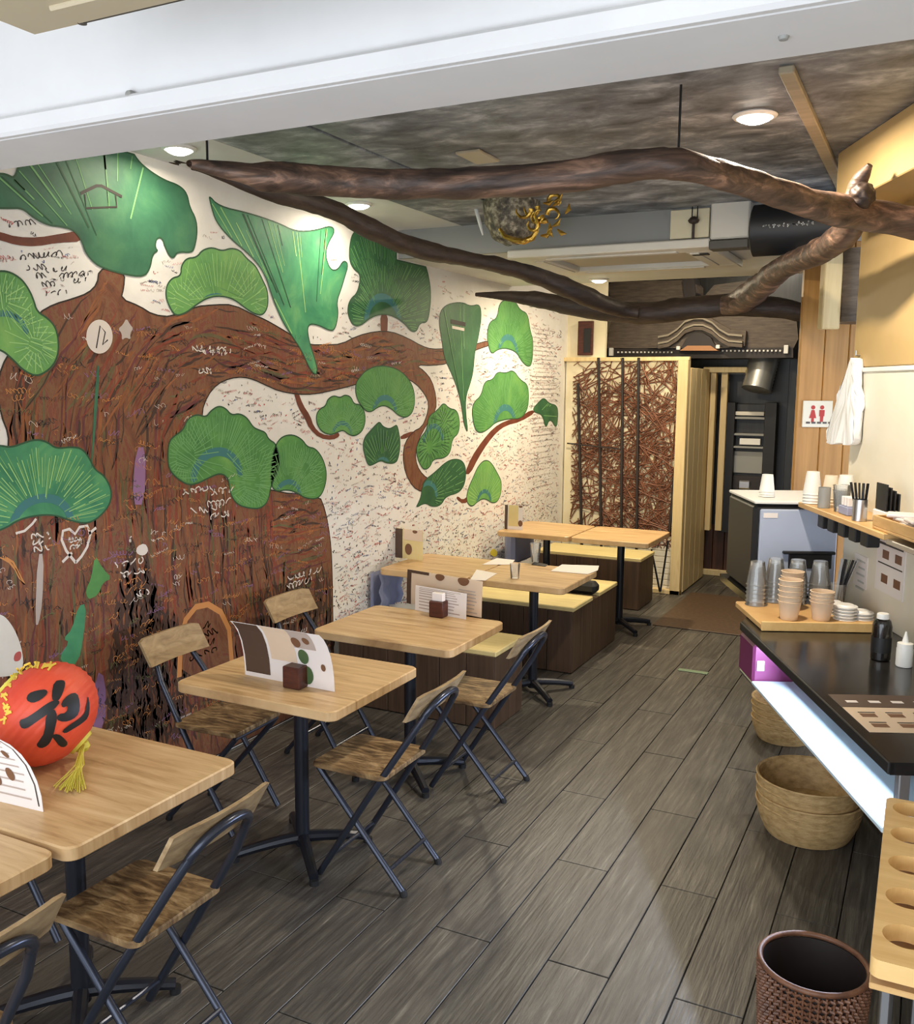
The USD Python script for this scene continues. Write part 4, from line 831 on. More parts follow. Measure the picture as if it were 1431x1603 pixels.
ST = [[(190, 640), (210, 590), (270, 570), (340, 560), (355, 590), (300, 640), (240, 665)], [(400, 500), (470, 490), (485, 520), (460, 600), (430, 650), (390, 650), (380, 600)],
      [(140, 790), (190, 775), (260, 730), (340, 670), (400, 640), (450, 650), (400, 710), (330, 760), (250, 815), (190, 855), (150, 845)], [(340, 740), (400, 700), (425, 760), (400, 880), (380, 940), (350, 980), (300, 1000), (265, 975), (290, 940), (330, 880)],
      [(370, 900), (430, 890), (470, 920), (505, 960), (480, 990), (440, 985), (400, 930)], [(450, 660), (510, 595), (570, 585), (592, 660), (585, 740), (540, 785), (470, 805), (415, 785), (430, 745), (490, 735), (505, 680), (460, 700)],
      [(650, 600), (664, 680), (655, 770), (605, 815), (540, 855), (480, 890), (455, 870), (520, 820), (590, 775), (630, 730), (640, 670)]]
cm = MB()
for s in ST:
    q = lan_poly(s, 4.717, (0, 960)).get(); cm.add(*q)
part(la, 'brush_character', cm, M['black_print'], True, label='black brush-written character')
ym = MB()
for k, (cx, cy) in enumerate([(10, 1072), (20, 1058), (32, 1048), (45, 1042), (57, 1040), (70, 1040), (80, 1043), (6, 1090), (10, 1104), (14, 1114), (6, 1126)]):
    for j in range(3):
        a = rq.uniform(0, PI); u = (math.cos(a)*5.5, math.sin(a)*5.5); w = (-u[1]*.3, u[0]*.3); ox, oy = cx+rq.uniform(-3, 3), cy+rq.uniform(-3, 3)
        q = [(ox-u[0]-w[0], oy-u[1]-w[1]), (ox+u[0]-w[0], oy+u[1]-w[1]), (ox+u[0]+w[0], oy+u[1]+w[1]), (ox-u[0]+w[0], oy-u[1]+w[1])]
        ym.add(*lan_poly(q, 1, (0, 0), 0).get())
part(la, 'yellow_lettering', ym, M['gold_print'], True, label='ring of small yellow characters')
for s in (-1, 1):
    part(la, 'end_ring', MB().lathe([(RL*.26, s*HL*.945), (RL*.24, s*HL*1.03), (RL*.21, s*HL*1.03), (RL*.21, s*HL*.93)], LC, 32, AX), M['tassel'], 40)
def tassel(px, py, w, L):
    t0 = onlan(112, 1172); t0 = LC+axw*HL*1.05; base = atz(px, py, .728); mb = MB()
    for k in range(34):
        a = rq.uniform(-1, 1); b = rq.uniform(.6, 1.1); mid = (t0+base)/2+np.array([rq.uniform(-1, 1)*.010, rq.uniform(-1, 1)*.010, .0])
        e_ = base+np.array([a*w, rq.uniform(-.6, .6)*w-L*b*.3, rq.uniform(0, .006)]); m1 = mid*.5+e_*.5; m1[2] = max(m1[2], .727)
        mb.tube([t0+np.array([a*.008, 0, 0]), mid, m1, e_], .0016, 4)
    return mb
part(la, 'tassel', tassel(118, 1232, .045, .06), M['tassel'], 40, label='yellow thread tassel', kind='stuff')
part(la, 'tassel_knot', MB().lathe([(0, -.02), (.018, -.012), (.024, 0), (.018, .014), (0, .02)], atz(128, 1168, .76), 16), M['tassel'], 40)

# ------------------------------------------------------------------ menus and holders on the tables
def curved(p0, u, hdir, w, hh, bend, n=14, th=.0012):
    """an upright printed sheet; u: along, hdir: the way it leans, bend: sag of the leaning top"""
    V = []
    for i in range(n+1):
        for j in range(7):
            a, b = i/n, j/6; V.append(np.asarray(p0)+u*w*a+ZV*hh*math.sin(min(1, b)*1.35)/math.sin(1.35)+hdir*bend*(b**2)*(1-.0*a))
    V = np.array(V); nn = np.cross(u, ZV); F = [[i*7+j, (i+1)*7+j, (i+1)*7+j+1, i*7+j+1] for i in range(n) for j in range(6)]
    k = len(V); F2 = [[a+k for a in f[::-1]] for f in F]
    ring = [i*7 for i in range(n+1)]+[n*7+j for j in range(1, 7)]+[i*7+6 for i in range(n-1, -1, -1)]+[j for j in range(5, 0, -1)]
    F3 = [[ring[i], ring[i-1], ring[i-1]+k, ring[i]+k] for i in range(len(ring))]
    return MB().add(np.vstack([V-nn*th/2*-1, V+nn*th/2*-1]), F+F2+F3)
def on_sheet(p0, u, hdir, w, hh, bend, a0, a1, b0, b1, off):
    V = []; na, nb_ = 6, 5
    nn = np.cross(u, ZV)
    for i in range(na):
        for j in range(nb_):
            a, b = a0+(a1-a0)*i/(na-1), b0+(b1-b0)*j/(nb_-1)
            V.append(np.asarray(p0)+u*w*a+ZV*hh*math.sin(b*1.35)/math.sin(1.35)+hdir*bend*b**2+nn*off)
    return V, [[i*nb_+j, (i+1)*nb_+j, (i+1)*nb_+j+1, i*nb_+j+1] for i in range(na-1) for j in range(nb_-1)]
def menu_sheet(label, pa, pb_, hh, lean, bend, spec, base='paper', z=.7205, hv=None):
    a, b = atz(*pa, z), atz(*pb_, z); u = (b-a)/np.linalg.norm(b-a); w = np.linalg.norm(b-a); hd = np.cross(u, ZV)*-lean if hv is None else np.array([*hv, 0.])
    t = thing('menu_sheet', label, 'menu', (a+b)/2, world=True)
    part(t, 'sheet', curved(a, u, hd, w, hh, bend), M[base], True)
    for name, mat, rects in spec:
        mb = MB()
        for r in rects:
            if name == 'food_photos':
                nn = np.cross(u, ZV); V = []
                for q in range(17):
                    ca, cb_ = ((r[0]+r[1])/2, (r[2]+r[3])/2) if q == 0 else ((r[0]+r[1])/2+(r[1]-r[0])*.62*math.cos(q*PI/8), (r[2]+r[3])/2+(r[1]-r[0])*.62*w/hh*math.sin(q*PI/8))
                    V.append(a+u*w*ca+ZV*hh*math.sin(cb_*1.35)/math.sin(1.35)+hd*bend*cb_**2+nn*.0030)
                mb.add(V, [[0, 1+k, 1+(k+1) % 16] for k in range(16)])
            else: mb.add(*on_sheet(a, u, hd, w, hh, bend, *r, .0018))
        part(t, name, mb, M[mat], False, kind='stuff' if len(rects) > 1 else None)
    return t
def rows(a0, a1, b0, b1, n, fill=.35, jag=.2, seed=1):
    r = random.Random(seed); hh = (b1-b0)/n
    return [(a0, a1-(a1-a0)*r.uniform(0, jag), b0+hh*k, b0+hh*(k+fill)) for k in range(n)]
def discs(spots): return [(a-r, a+r, b-r*1.1, b+r*1.1) for a, b, r in spots]
menu_sheet('wide curved brown and white menu bending backwards on the second table', (384, 1056), (524, 1083), .205, 1, .06, hv=(-1., -.15), spec=
           [('brown_panel', 'menu_brown', [(.02, .30, .06, .97)]), ('cream_panel', 'menu_cream', [(.33, .62, .3, .99)]), ('grey_panel', 'menu_grey', [(.62, .86, .55, .99)]),
            ('panel_text', 'menu_cream', rows(.05, .27, .1, .85, 9)), ('printed_lines', 'menu_grey', rows(.36, .58, .34, .9, 8, .3)), ('food_photos', 'food_green', discs([(.70, .42, .045), (.72, .16, .05)])), ('food_photos', 'food_brown', discs([(.66, .66, .04), (.78, .72, .03), (.9, .3, .02)]))])
menu_sheet('large cream menu with a brown heading standing on the napkin box table', (637, 944), (754, 967), .175, 1, .008,
           [('brown_heading', 'menu_brown', [(.0, .30, .82, .99)]), ('brown_edge', 'menu_brown', [(0, .06, .0, .82)]), ('printed_lines', 'menu_grey', rows(.70, .95, .05, .6, 7)), ('food_photos', 'food_brown', discs([(.45, .86, .05), (.76, .86, .06)]))], base='menu_cream')
menu_sheet('small white menu in front of the large cream one on the napkin box table', (650, 955), (730, 970), .125, 1, .004,
           [('printed_lines', 'menu_grey', rows(.08, .9, .08, .95, 9))])
menu_sheet('tall brown and cream menu standing on the table half against the mural wall', (618, 872), (662, 878), .19, 1, .004,
           [('brown_panel', 'menu_brown', [(.0, .28, .0, .99)]), ('cream_panel', 'menu_cream', [(.32, .98, .5, .99)]), ('food_photos', 'food_brown', discs([(.5, .25, .1), (.72, .88, .07)]))], base='pad')
menu_sheet('brown-edged yellow menu standing at the wall end of the rearmost table', (790, 828), (818, 830), .19, 1, .004,
           [('brown_edge', 'menu_brown', [(.0, .16, .0, .99)]), ('yellow_panel', 'pad', [(.2, .75, .1, .98)]), ('food_photos', 'food_brown', discs([(.88, .9, .09), (.88, .2, .1)]))])
menu_sheet('pale menu leaning toward the lantern at the left edge of the picture', (-70, 1238), (68, 1271), .185, 1, .13, hv=(-1., -.2), spec=
           [('dark_border', 'text', [(.955, .968, .05, .97)]), ('food_photos', 'food_brown', discs([(.55, .25, .03), (.72, .35, .035), (.8, .62, .025), (.6, .65, .03)])), ('printed_lines', 'menu_grey', rows(.52, .9, .1, .9, 9, .2))], base='paper')
def holder(label, px, py, w, d_, hh, paper, knob):
    p = atz(px, py, .7205); t = thing('napkin_holder', label, 'holder', p, world=True)
    part(t, 'box', MB().box(p+[0, d_/2, hh/2], (w, d_, hh), .004), M['holder'])
    if paper: part(t, 'napkins', MB().box(p+[0, d_/2, hh+.018], (w*.8, d_*.5, .04), .003), M['paper'])
    if knob: part(t, 'spoon_ring', MB().tube([p+np.array([-w*.45+.028*math.cos(a), d_+.012, hh+.03+.028*math.sin(a)]) for a in np.linspace(0, 2*PI, 20)[:-1]], .006, 8, closed=True).box(p+[-w*.45, d_+.012, hh*.5], (.02, .012, hh), .002), M['holder'])
holder('dark red wooden holder in front of the curved menu', 455, 1079, .075, .06, .082, False, True)
holder('dark brown napkin holder filled with white napkins', 682, 967, .075, .06, .078, True, False)
# papers, phone, glass and cone on the table with scattered papers
def sheet_on(label, pts, cat='paper', z=.7212, name='loose_paper', mat='paper'):
    q = [atz(a, b, z) for a, b in pts]; c = sum(q)/len(q)
    pg = Polygon([(p[0]-c[0], p[1]-c[1]) for p in q]).buffer(0); t = MB().poly(pg, (c[0], c[1], z), (1, 0, 0), (0, 1, 0), .002)
    solo(name, t, M[mat], label, cat, smooth=False)
sheet_on('white paper at the wall end of the scattered papers table', [(755, 884), (778, 874), (806, 877), (800, 884)])
sheet_on('white paper with a black mark in the middle of the scattered papers table', [(736, 908), (746, 892), (778, 898), (760, 909)])
sheet_on('open white booklet on the aisle end of the scattered papers table', [(862, 894), (880, 884), (938, 886), (936, 893), (920, 899)], 'booklet', z=.7214)
sheet_on('black phone lying between the papers', [(832, 884), (836, 880), (858, 884), (854, 887)], 'phone', name='phone', mat='plastic_black')
g0 = atz(806, 905, .7215)
solo('drinking_glass', MB().lathe([(0, 0), (.024, 0), (.030, .085), (.028, .085), (.022, .006), (0, .006)], g0, 24), M['clear'], 'small empty clear glass on the scattered papers table', 'glass')
g1 = atz(838, 880, .7215)
solo('tall_white_cup', MB().lathe([(0, 0), (.022, 0), (.036, .12), (.034, .122), (.020, .006), (0, .006)], g1, 24), M['clear'], 'tall tapering clear cup beside the phone', 'cup')

# ------------------------------------------------------------------ branches hung under the ceiling
def limb(spec, name, label, mat, seed, twigs=()):
    """spec: (photo x, photo y, distance along the room, width in the photo)"""
    P, r = [], []
    for a, b, y, w in spec:
        p = aty(a, b, y); P.append(p); r.append(w/2*abs((R.T@(p-O))[2])/FPX)
    P, r = np.array(P), np.array(r); k = len(P); t = np.linspace(0, k-1, k*9)
    from scipy.interpolate import CubicSpline, PchipInterpolator
    C = CubicSpline(np.arange(k), P)(t); rr = PchipInterpolator(np.arange(k), r)(t)
    mb = MB().tube(C, rr, 18); v, f = mb.get()
    n = meshkit.fbm(v*[9, 9, 16], 4, seed)[:, None]-.5; cen = C[np.minimum(np.arange(len(v))//18, len(C)-1)]
    v = v+(v-cen)*n*.55
    return v, f, C
b1 = thing('hanging_branch', 'thickest old brown branch hanging across the front of the dark ceiling', 'branch', aty(740, 285, 3.0), world=True)
v, f, _ = limb([(296, 256, 2.55, 8), (330, 262, 2.60, 20), (385, 272, 2.66, 32), (420, 276, 2.70, 46), (500, 282, 2.82, 44), (600, 288, 2.95, 44), (740, 286, 3.06, 48), (880, 276, 3.1, 50), (980, 262, 3.1, 50), (1060, 258, 3.1, 46), (1130, 274, 3.22, 44), (1200, 296, 3.40, 44), (1290, 324, 3.62, 48), (1360, 338, 3.80, 50), (1450, 352, 3.92, 52), (1530, 362, 3.98, 50)], '', '', '', 3)
part(b1, 'wood', MB().add(v, f), M['branch'], 60)
v, f, _ = limb([(1336, 322, 3.74, 30), (1340, 296, 3.72, 28), (1350, 276, 3.70, 22), (1362, 258, 3.68, 10)], '', '', '', 5)
part(b1, 'stub', MB().add(v, f), M['branch'], 60)
kn = aty(1350, 306, 3.70); sp = trimesh.creation.icosphere(3, .045); vv = np.array(sp.vertices); part(b1, 'knot', MB().add(kn+vv*(1+.3*(meshkit.noise(vv*60, 2)[:, None]-.5)), sp.faces), M['branch_dark'], 60)
b2 = thing('hanging_branch', 'long thin dark branch running back under the white ceiling edge beside the small lamps', 'branch', aty(650, 385, 3.9), world=True)
v, f, _ = limb([(300, 262, 2.60, 8), (340, 272, 2.68, 16), (390, 290, 2.78, 22), (450, 306, 2.92, 32), (520, 328, 3.18, 30), (590, 362, 3.5, 32), (650, 388, 3.85, 30), (730, 405, 4.3, 24), (800, 420, 4.7, 25), (850, 436, 4.98, 28), (900, 457, 5.22, 30), (950, 478, 5.5, 26), (1000, 490, 5.66, 18)], '', '', '', 8)
part(b2, 'wood', MB().add(v, f), M['branch_dark'], 60)
b3 = thing('hanging_branch', 'dark branch hanging level across the room just above the woven screen', 'branch', aty(1000, 492, 5.7), world=True)
v, f, _ = limb([(745, 461, 5.72, 6), (790, 463, 5.72, 14), (840, 469, 5.72, 24), (900, 480, 5.72, 28), (1000, 490, 5.72, 34), (1080, 482, 5.72, 36), (1180, 478, 5.70, 34), (1250, 488, 5.66, 28), (1332, 503, 5.62, 26), (1380, 508, 5.6, 24)], '', '', '', 11)
part(b3, 'wood', MB().add(v, f), M['branch_dark'], 60)
b4 = thing('hanging_branch', 'short crooked branch with a pale edge linking the thick front branch to the rear one', 'branch', aty(1240, 412, 4.9), world=True)
v, f, _ = limb([(1352, 332, 3.85, 34), (1330, 358, 3.95, 40), (1292, 388, 4.25, 42), (1240, 412, 4.75, 36), (1202, 438, 5.15, 40), (1172, 464, 5.5, 40), (1130, 478, 5.66, 26)], '', '', '', 14)
part(b4, 'wood', MB().add(v, f), M['branch'], 60)
for (px, py, y, lab) in ((325, 262, 2.6, 'thin dark cord holding up the left tip of the branches'), (1062, 248, 3.1, 'thin cord from the dark ceiling to the middle of the thick branch')):
    p = aty(px, py, y); top = ZC
    part(b2 if px < 500 else b1, 'hanging_cord', MB().tube([p-[0, 0, .02], [p[0], p[1], top]], .004, 8), M['rubber'])

# ------------------------------------------------------------------ lamps
def downlight(label, x, y, z, power, col=(1., .87, .68), r=.056, face='lamp', cone=62.):
    t = thing('downlight', label, 'lamp', (x, y, z), 0, None)
    part(t, 'ring', MB().lathe([(r, 0), (r+.014, 0), (r+.016, -.004), (r+.010, -.010), (r, -.012), (r-.002, -.004)], (0, 0, 0), 32), M['plastic_white'], 40)
    part(t, 'lamp_face', MB().lathe([(0, -.030), (r*.5, -.027), (r*.85, -.018), (r*.98, -.006), (r*.98, -.001)], (0, 0, 0), 28), M[face], True)
    L = UsdLux.DiskLight.Define(stage, str(t.GetPath())+'/light'); L.AddTranslateOp().Set(Gf.Vec3d(0, 0, -.032)); L.CreateRadiusAttr(r*.9); L.CreateIntensityAttr(power); L.CreateColorAttr(Gf.Vec3f(*col))
    if cone:
        sh_ = UsdLux.ShapingAPI.Apply(L.GetPrim()); sh_.CreateShapingConeAngleAttr(cone); sh_.CreateShapingConeSoftnessAttr(.6)
    return t
PW = 700.
for (px, py, lab) in ((280, 231, 'warm glowing downlight at the beam, nearest of the row along the mural wall'), (562, 319, 'downlight in the white ceiling edge beside the thin branch, middle of the row'), (768, 389, 'farthest visible downlight of the row along the mural wall')):
    p = atz(px, py, ZC); downlight(lab, p[0], p[1], ZC, PW*(.22 if px < 300 else .32))
p = atz(1182, 180, ZC); downlight('large bright downlight on the dark ceiling above the counter aisle', p[0], p[1], ZC, PW*1.3, r=.062, cone=85.)
downlight('downlight hidden behind the thin branch over the wall end of the rear tables', -2.25, 6.72, ZL, PW*1.7, (1., .84, .58), cone=85.)
downlight('downlight in the rear ceiling near the hall', -1.0, 6.5, ZL, PW*.7, (1., .84, .6))
downlight('front ceiling downlight over the lantern table', -1.7, .2, 3.04, PW*.12, (1., .95, .88)); downlight('front ceiling downlight over the aisle', -.4, .1, 3.04, PW*.12, (1., .95, .88))
downlight('small lamp under the rear ceiling before the temple-style roof', -1.7, 7.7, 3.06, PW*1.1, (1., .84, .6), cone=85.); downlight('small lamp deep in the hall', -1.3, 9.0, 3.06, PW*.3, (1., .9, .75))
struct('ceiling_back', MB().box((-1.2, 8.1, 3.10), (4.2, 2.4, .06)).box((-1.2, 6.915, 2.85), (4.2, .03, .5)), M['ceil_white'])

# ------------------------------------------------------------------ ceiling equipment
a0 = aty(58, 65, 1.46); zc_ = a0[2]
ac = thing('ceiling_air_conditioner', 'beige air conditioner unit under the front ceiling, cut by the top left corner', 'air conditioner', (a0[0]+.6, 1.15, zc_), world=True)
part(ac, 'casing', MB().box((a0[0]+.60, 1.13, zc_+.13), (1.2, .66, .26), .03), M['ac_beige']); l0, l1 = atz(118, 28, zc_), atz(300, 0, zc_)
yl = (l0[1]+l1[1])/2
part(ac, 'louvre', MB().box((l0[0]+.45, yl-.045, zc_-.003), (.9, .075, .012), .004), M['ac_beige'])
part(ac, 'slot', MB().box((l0[0]+.45, yl, zc_-.001), (.92, .010, .006), .001), M['ac_dark']); part(ac, 'screw', MB().cyl((l0[0], yl, zc_-.006), (l0[0], yl, zc_+.002), .009, n=12), M['ac_dark'])
cs = thing('cassette_air_conditioner', 'white square ceiling cassette air conditioner behind the branches', 'air conditioner', (-1.7, 5.75, ZL-.03), world=True)
cx0, cx1, cy0, cy1 = -2.27, -1.11, 5.10, 6.05
for a, b, c, d_ in ((cx0, cx1, cy0, cy0+.17), (cx0, cx1, cy1-.17, cy1), (cx0, cx0+.17, cy0+.17, cy1-.17), (cx1-.17, cx1, cy0+.17, cy1-.17)):
    part(cs, 'frame', MB().box(((a+b)/2, (c+d_)/2, ZL-.025), (b-a, d_-c, .045), .006), M['ac_white'])
part(cs, 'grille', MB().box(((cx0+cx1)/2, (cy0+cy1)/2, ZL-.008), (cx1-cx0-.36, cy1-cy0-.36, .02), .004), M['ac_beige'])
for a, b, c, d_ in ((cx0+.2, cx1-.2, cy0+.10, cy0+.15), (cx0+.2, cx1-.2, cy1-.15, cy1-.10), (cx0+.10, cx0+.15, cy0+.2, cy1-.2), (cx1-.15, cx1-.10, cy0+.2, cy1-.2)):
    part(cs, 'flap', MB().box(((a+b)/2, (c+d_)/2, ZL-.050), (b-a, d_-c, .008), .002), M['ac_white'])
part(cs, 'display', MB().box((cx1-.1, cy0+.25, ZL-.050), (.09, .05, .008), .002), M['plastic_black'])
p, q = aty(1052, 296, 5.155), aty(1110, 372, 5.155)
bw = thing('white_board', 'narrow white board on the ceiling step above the cassette air conditioner', 'board', (p[0], 5.155, q[2]), world=True)
part(bw, 'board', MB().box(((p[0]+q[0])/2, 5.155, (ZC+q[2])/2-.004), (q[0]-p[0], .02, ZC-q[2]-.012), .003), M['cream'])
od = thing('hanging_ornament', 'small dark ornament on cords in front of the narrow white board', 'ornament', aty(1086, 345, 5.11), world=True)
for dx in (-.012, .016): part(od, 'cord', MB().tube([aty(1087, 342, 5.11)+[dx, 0, 0], [aty(1087, 342, 5.11)[0]+dx, 5.11, ZC-.005]], .003, 6), M['rubber'])
o_ = aty(1086, 345, 5.11); part(od, 'bird', MB().lathe([(0, -.022), (.024, -.012), (.030, 0), (.016, .016), (0, .022)], o_, 16).box(o_+[0, 0, -.055], (.014, .01, .08), .003), M['branch_dark'])
p, q = aty(1118, 310, 5.17), aty(1176, 374, 5.17)
jb = thing('junction_box', 'pale grey box fixed beside the narrow white board under the ceiling', 'box', ((p[0]+q[0])/2, 5.1, q[2]), world=True)
part(jb, 'casing', MB().box(((p[0]+q[0])/2, 5.15, (p[2]+q[2])/2), (q[0]-p[0], .09, p[2]-q[2]), .008), M['ac_white']); part(jb, 'lower_lip', MB().box(((p[0]+q[0])/2, 5.14, q[2]-.03), (q[0]-p[0], .10, .045), .004), M['ac_dark'])
c = aty(1238, 352, 4.88); dr = thing('black_drum', 'large black round fitting with faint pale lettering under the ceiling', 'fitting', c, world=True)
part(dr, 'body', MB().tube([c+[-.20, .12, 0], c+[-.19, .12, 0], c+[.21, .12, 0], c+[.22, .12, 0]], [.10, .125, .125, .10], 36), M['plastic_black'], 40)
tm_ = MB(); rd = random.Random(2)
for k in range(11):
    for j in range(2):
        a = rd.uniform(0, PI); q = c+[-.12+.022*k, -.0075, .004*rd.uniform(-1, 1)]; u = np.array([math.cos(a), 0, math.sin(a)])*rd.uniform(.005, .011); tm_.bar(q-u, q+u, .004, .005)
part(dr, 'lettering', tm_, M['text_pale'], False, kind='stuff')
# gilded ornament with a grey glittering sack
go = thing('gilded_ornament', 'gilded curling ornament hanging with a grey glittering sack behind the thick branch', 'ornament', aty(815, 345, 4.6), world=True)
c = aty(800, 335, 4.62); prof = [(0, -.155), (.05, -.15), (.10, -.12), (.135, -.04), (.15, .05), (.145, .13), (.13, .16), (0, .165)]
mb = MB().lathe([(r_, z_) for r_, z_ in prof], c, 40); v, f = mb.get(); tm = trimesh.Trimesh(v, f, process=False).subdivide().subdivide(); v = np.array(tm.vertices)
v = c+(v-c)*(1+.16*(meshkit.fbm((v-c)*26, 3, 5)[:, None]-.5)); part(go, 'sack', MB().add(v, tm.faces), M['sack'], True)
def goldtube(pp, r, y=4.46): P = np.array([aty(a, b, y-.0) for a, b in pp]); return MB().tube(P, r, 8)
part(go, 'gold_crescent', goldtube([(782, 358), (790, 370), (805, 376), (820, 378), (834, 372), (840, 362), (842, 352)], [.008, .012, .015, .016, .016, .012, .007]), M['gold'], 40)
rg = random.Random(9)
for k in range(9):
    pts = []; x, y = rg.uniform(808, 880), rg.uniform(300, 362); a = rg.uniform(0, 6)
    for j in range(9): pts.append((x, y)); a += rg.uniform(.2, .8); x += 5*math.cos(a); y += 5*math.sin(a)
    part(go, 'gold_curl', goldtube(pts, np.linspace(.013, .004, 9), rg.uniform(4.40, 4.5)), M['gold'], 40)
for k in range(10):
    x, y = rg.uniform(838, 886), rg.uniform(315, 372); p = aty(x, y, 4.44); a = rg.uniform(0, 2*PI)
    part(go, 'gold_leaf', MB().tube([p, p+np.array([.03*math.cos(a), .006, .03*math.sin(a)]), p+np.array([.055*math.cos(a+.3), .0, .055*math.sin(a+.3)])], [.004, .013, .001], 6), M['gold'], 40)
tp_ = aty(812, 300, 4.6); part(go, 'hanging_wire', MB().tube([[tp_[0], 4.6, ZC], [tp_[0], 4.6, tp_[2]-.02]], .004, 6), M['rubber'])
solo('white_rod', MB().tube([aty(738, 300, 4.75), aty(752, 352, 4.72), aty(756, 368, 4.72)], [.012, .010, .004], 10), M['plastic_white'], 'slim white rod beside the gilded ornament', 'rod')

# ------------------------------------------------------------------ woven screen and partition
ps = thing('partition', None, None, kind='structure')
part(ps, 'screen_backing', MB().box((-2.47, YL+.03, 1.04), (1.12, .05, 2.08), .003), M['cream'])
part(ps, 'top_rail', MB().box((-2.47, YL-.005, 2.065), (1.14, .05, .035), .003), M['pine'])
part(ps, 'corner_post', MB().box((-1.945, YL-.015, 1.03), (.09, .09, 2.06), .004), M['pine'])
for k in range(4): part(ps, 'side_board', MB().box((-1.905, YL+.14+.205*k, 1.0), (.022, .200, 1.98), .003), M['pine'])
part(ps, 'floor_rail', MB().box((-2.3, YL-.03, .02), (.8, .06, .04), .004), M['pine'])
for k in range(9): part(ps, 'backing_tile', MB().box((-2.20, YL+.001, .04+.052*k), (.42, .012, .046), .002), M['wall_panel'])
part(ps, 'lintel', MB().box((-1.74, 8.95, 1.985), (.42, .05, .05), .004), M['pine'])
part(ps, 'door_post', MB().box((-1.86, 9.0, 1.22), (.05, .08, 1.5), .004), M['pine'])
part(ps, 'door_post', MB().box((-1.765, 9.02, 1.22), (.06, .05, 1.5), .004), M['pine'])
sc = thing('woven_screen', 'screen of tangled red-brown bark strips between tall dark bars at the back of the room', 'screen', (-2.45, YL, .4), world=True)
yy = YL-.02
for (xa, za, xb, zb) in [(905, 600, 912, 834), (937, 560, 942, 834), (975, 560, 972, 834), (1000, 560, 996, 834)]:
    part(sc, 'dark_bar', MB().bar(aty(xa, za, yy-.02), aty(xb, zb+60, yy-.02), .022, .022, .003), M['bar_dark'])
part(sc, 'dark_bar', MB().bar(aty(1072, 562, yy-.02), aty(1048, 832, yy-.02), .022, .022, .003), M['bar_dark'])
part(sc, 'cross_bar', MB().bar(aty(888, 694, yy-.03), aty(972, 703, yy-.03), .012, .012, .002), M['bar_dark'])
rk = random.Random(17); sm = MB()
for k in range(1000):
    x, z = rk.uniform(-2.93, -1.99), rk.uniform(.42, 2.06); dense = 1.0 if x > -2.45 else .75
    if z > 1.75 and rk.random() < .45: continue
    if rk.random() > dense: continue
    L = rk.uniform(.12, .42); a = rk.uniform(0, PI); d = np.array([math.cos(a), 0, math.sin(a)]); y = yy+rk.uniform(-.004, .018)
    p, q = np.array([x, y, z])-d*L/2, np.array([x, y+rk.uniform(-.004, .004), z])+d*L/2
    for u in (p, q): u[0] = min(max(u[0], -2.95), -1.985); u[2] = min(max(u[2], .40), 2.075)
    m_ = (p+q)/2+np.array([-d[2], 0, d[0]])*rk.uniform(-.03, .03)
    if np.linalg.norm(q-p) > .05: sm.tube([p, m_, q], rk.uniform(.003, .0062), 4)
part(sc, 'bark_strips', sm, M['strip'], False, kind='stuff')
vs = thing('trestle', 'narrow black V-shaped metal bracket under the right end of the woven screen', 'bracket', aty(1030, 925, YL-.08), world=True)
for (xa, za, xb, zb) in ((1020, 860, 1033, 926), (1046, 846, 1034, 926)): part(vs, 'strut', MB().bar(aty(xa, za, YL-.1), aty(xb, zb, YL-.1), .014, .014, .002), M['steel_black'])

# ------------------------------------------------------------------ temple-style roof over the hall
YR = 8.72
def fr(pts, y=YR): return [(aty(a, b, y)[0], aty(a, b, y)[2]) for a, b in pts]
def ext(pts, y0, y1, it=0):
    pg = smoothpoly(fr(pts, y0), it) if it else Polygon(fr(pts, y0)).buffer(0); return MB().poly(pg, (0, y1, 0), (1, 0, 0), (0, 0, 1.), y1-y0)
rf = thing('temple_roof', 'dark wooden temple-style roof with a curved gable and white rafter ends above the hall', 'roof', (-2.0, YR, 2.1), world=True)
part(rf, 'lower_roof', ext([(944, 545), (950, 530), (960, 488), (1245, 482), (1250, 530), (1242, 546)], YR, YR+.38), M['roof'])
part(rf, 'fascia', ext([(946, 546), (1242, 544), (1242, 560), (946, 562)], YR-.01, YR+.3), M['bar_dark'])
part(rf, 'upper_roof', ext([(952, 448), (958, 441), (1082, 438), (1090, 446), (1090, 470), (1060, 474), (960, 484)], YR+.1, YR+.4), M['roof'])
part(rf, 'upper_roof', ext([(1118, 446), (1180, 438), (1186, 470), (1092, 476)], YR+.12, YR+.4), M['roof'])
part(rf, 'ridge_block', ext([(1068, 438), (1086, 434), (1090, 472), (1072, 474)], YR+.06, YR+.3), M['bar_dark'])
part(rf, 'upper_edge', ext([(978, 478), (1040, 472), (1096, 470), (1096, 475), (1040, 478), (978, 484)], YR+.05, YR+.2), M['roof_edge'])
gab = [(1030, 540), (1046, 537), (1060, 528), (1072, 516), (1086, 511), (1100, 511), (1114, 517), (1126, 528), (1140, 536), (1162, 538)]
def band(pts, off, w, y0, y1):
    up = [(a, b-off) for a, b in pts]; lo = [(a, b-off+w) for a, b in pts][::-1]; return ext(up+lo, y0, y1)
part(rf, 'gable_roof', ext([(1012, 545), (1030, 530), (1058, 516), (1074, 500), (1090, 490), (1104, 492), (1122, 504), (1144, 516), (1168, 518), (1166, 542), (1130, 545)], YR-.07, YR+.1), M['roof'])
part(rf, 'gable_board', band(gab, 0, 6, YR-.12, YR-.02), M['roof']); part(rf, 'gable_edge', band(gab, 4, 3, YR-.13, YR-.02), M['roof_edge']); part(rf, 'gable_edge', band(gab, 14, 3, YR-.10, YR), M['roof_edge'])
part(rf, 'gable_void', ext([(1066, 545), (1074, 530), (1086, 521), (1100, 521), (1112, 528), (1122, 545)], YR-.125, YR-.05), M['bar_dark'])
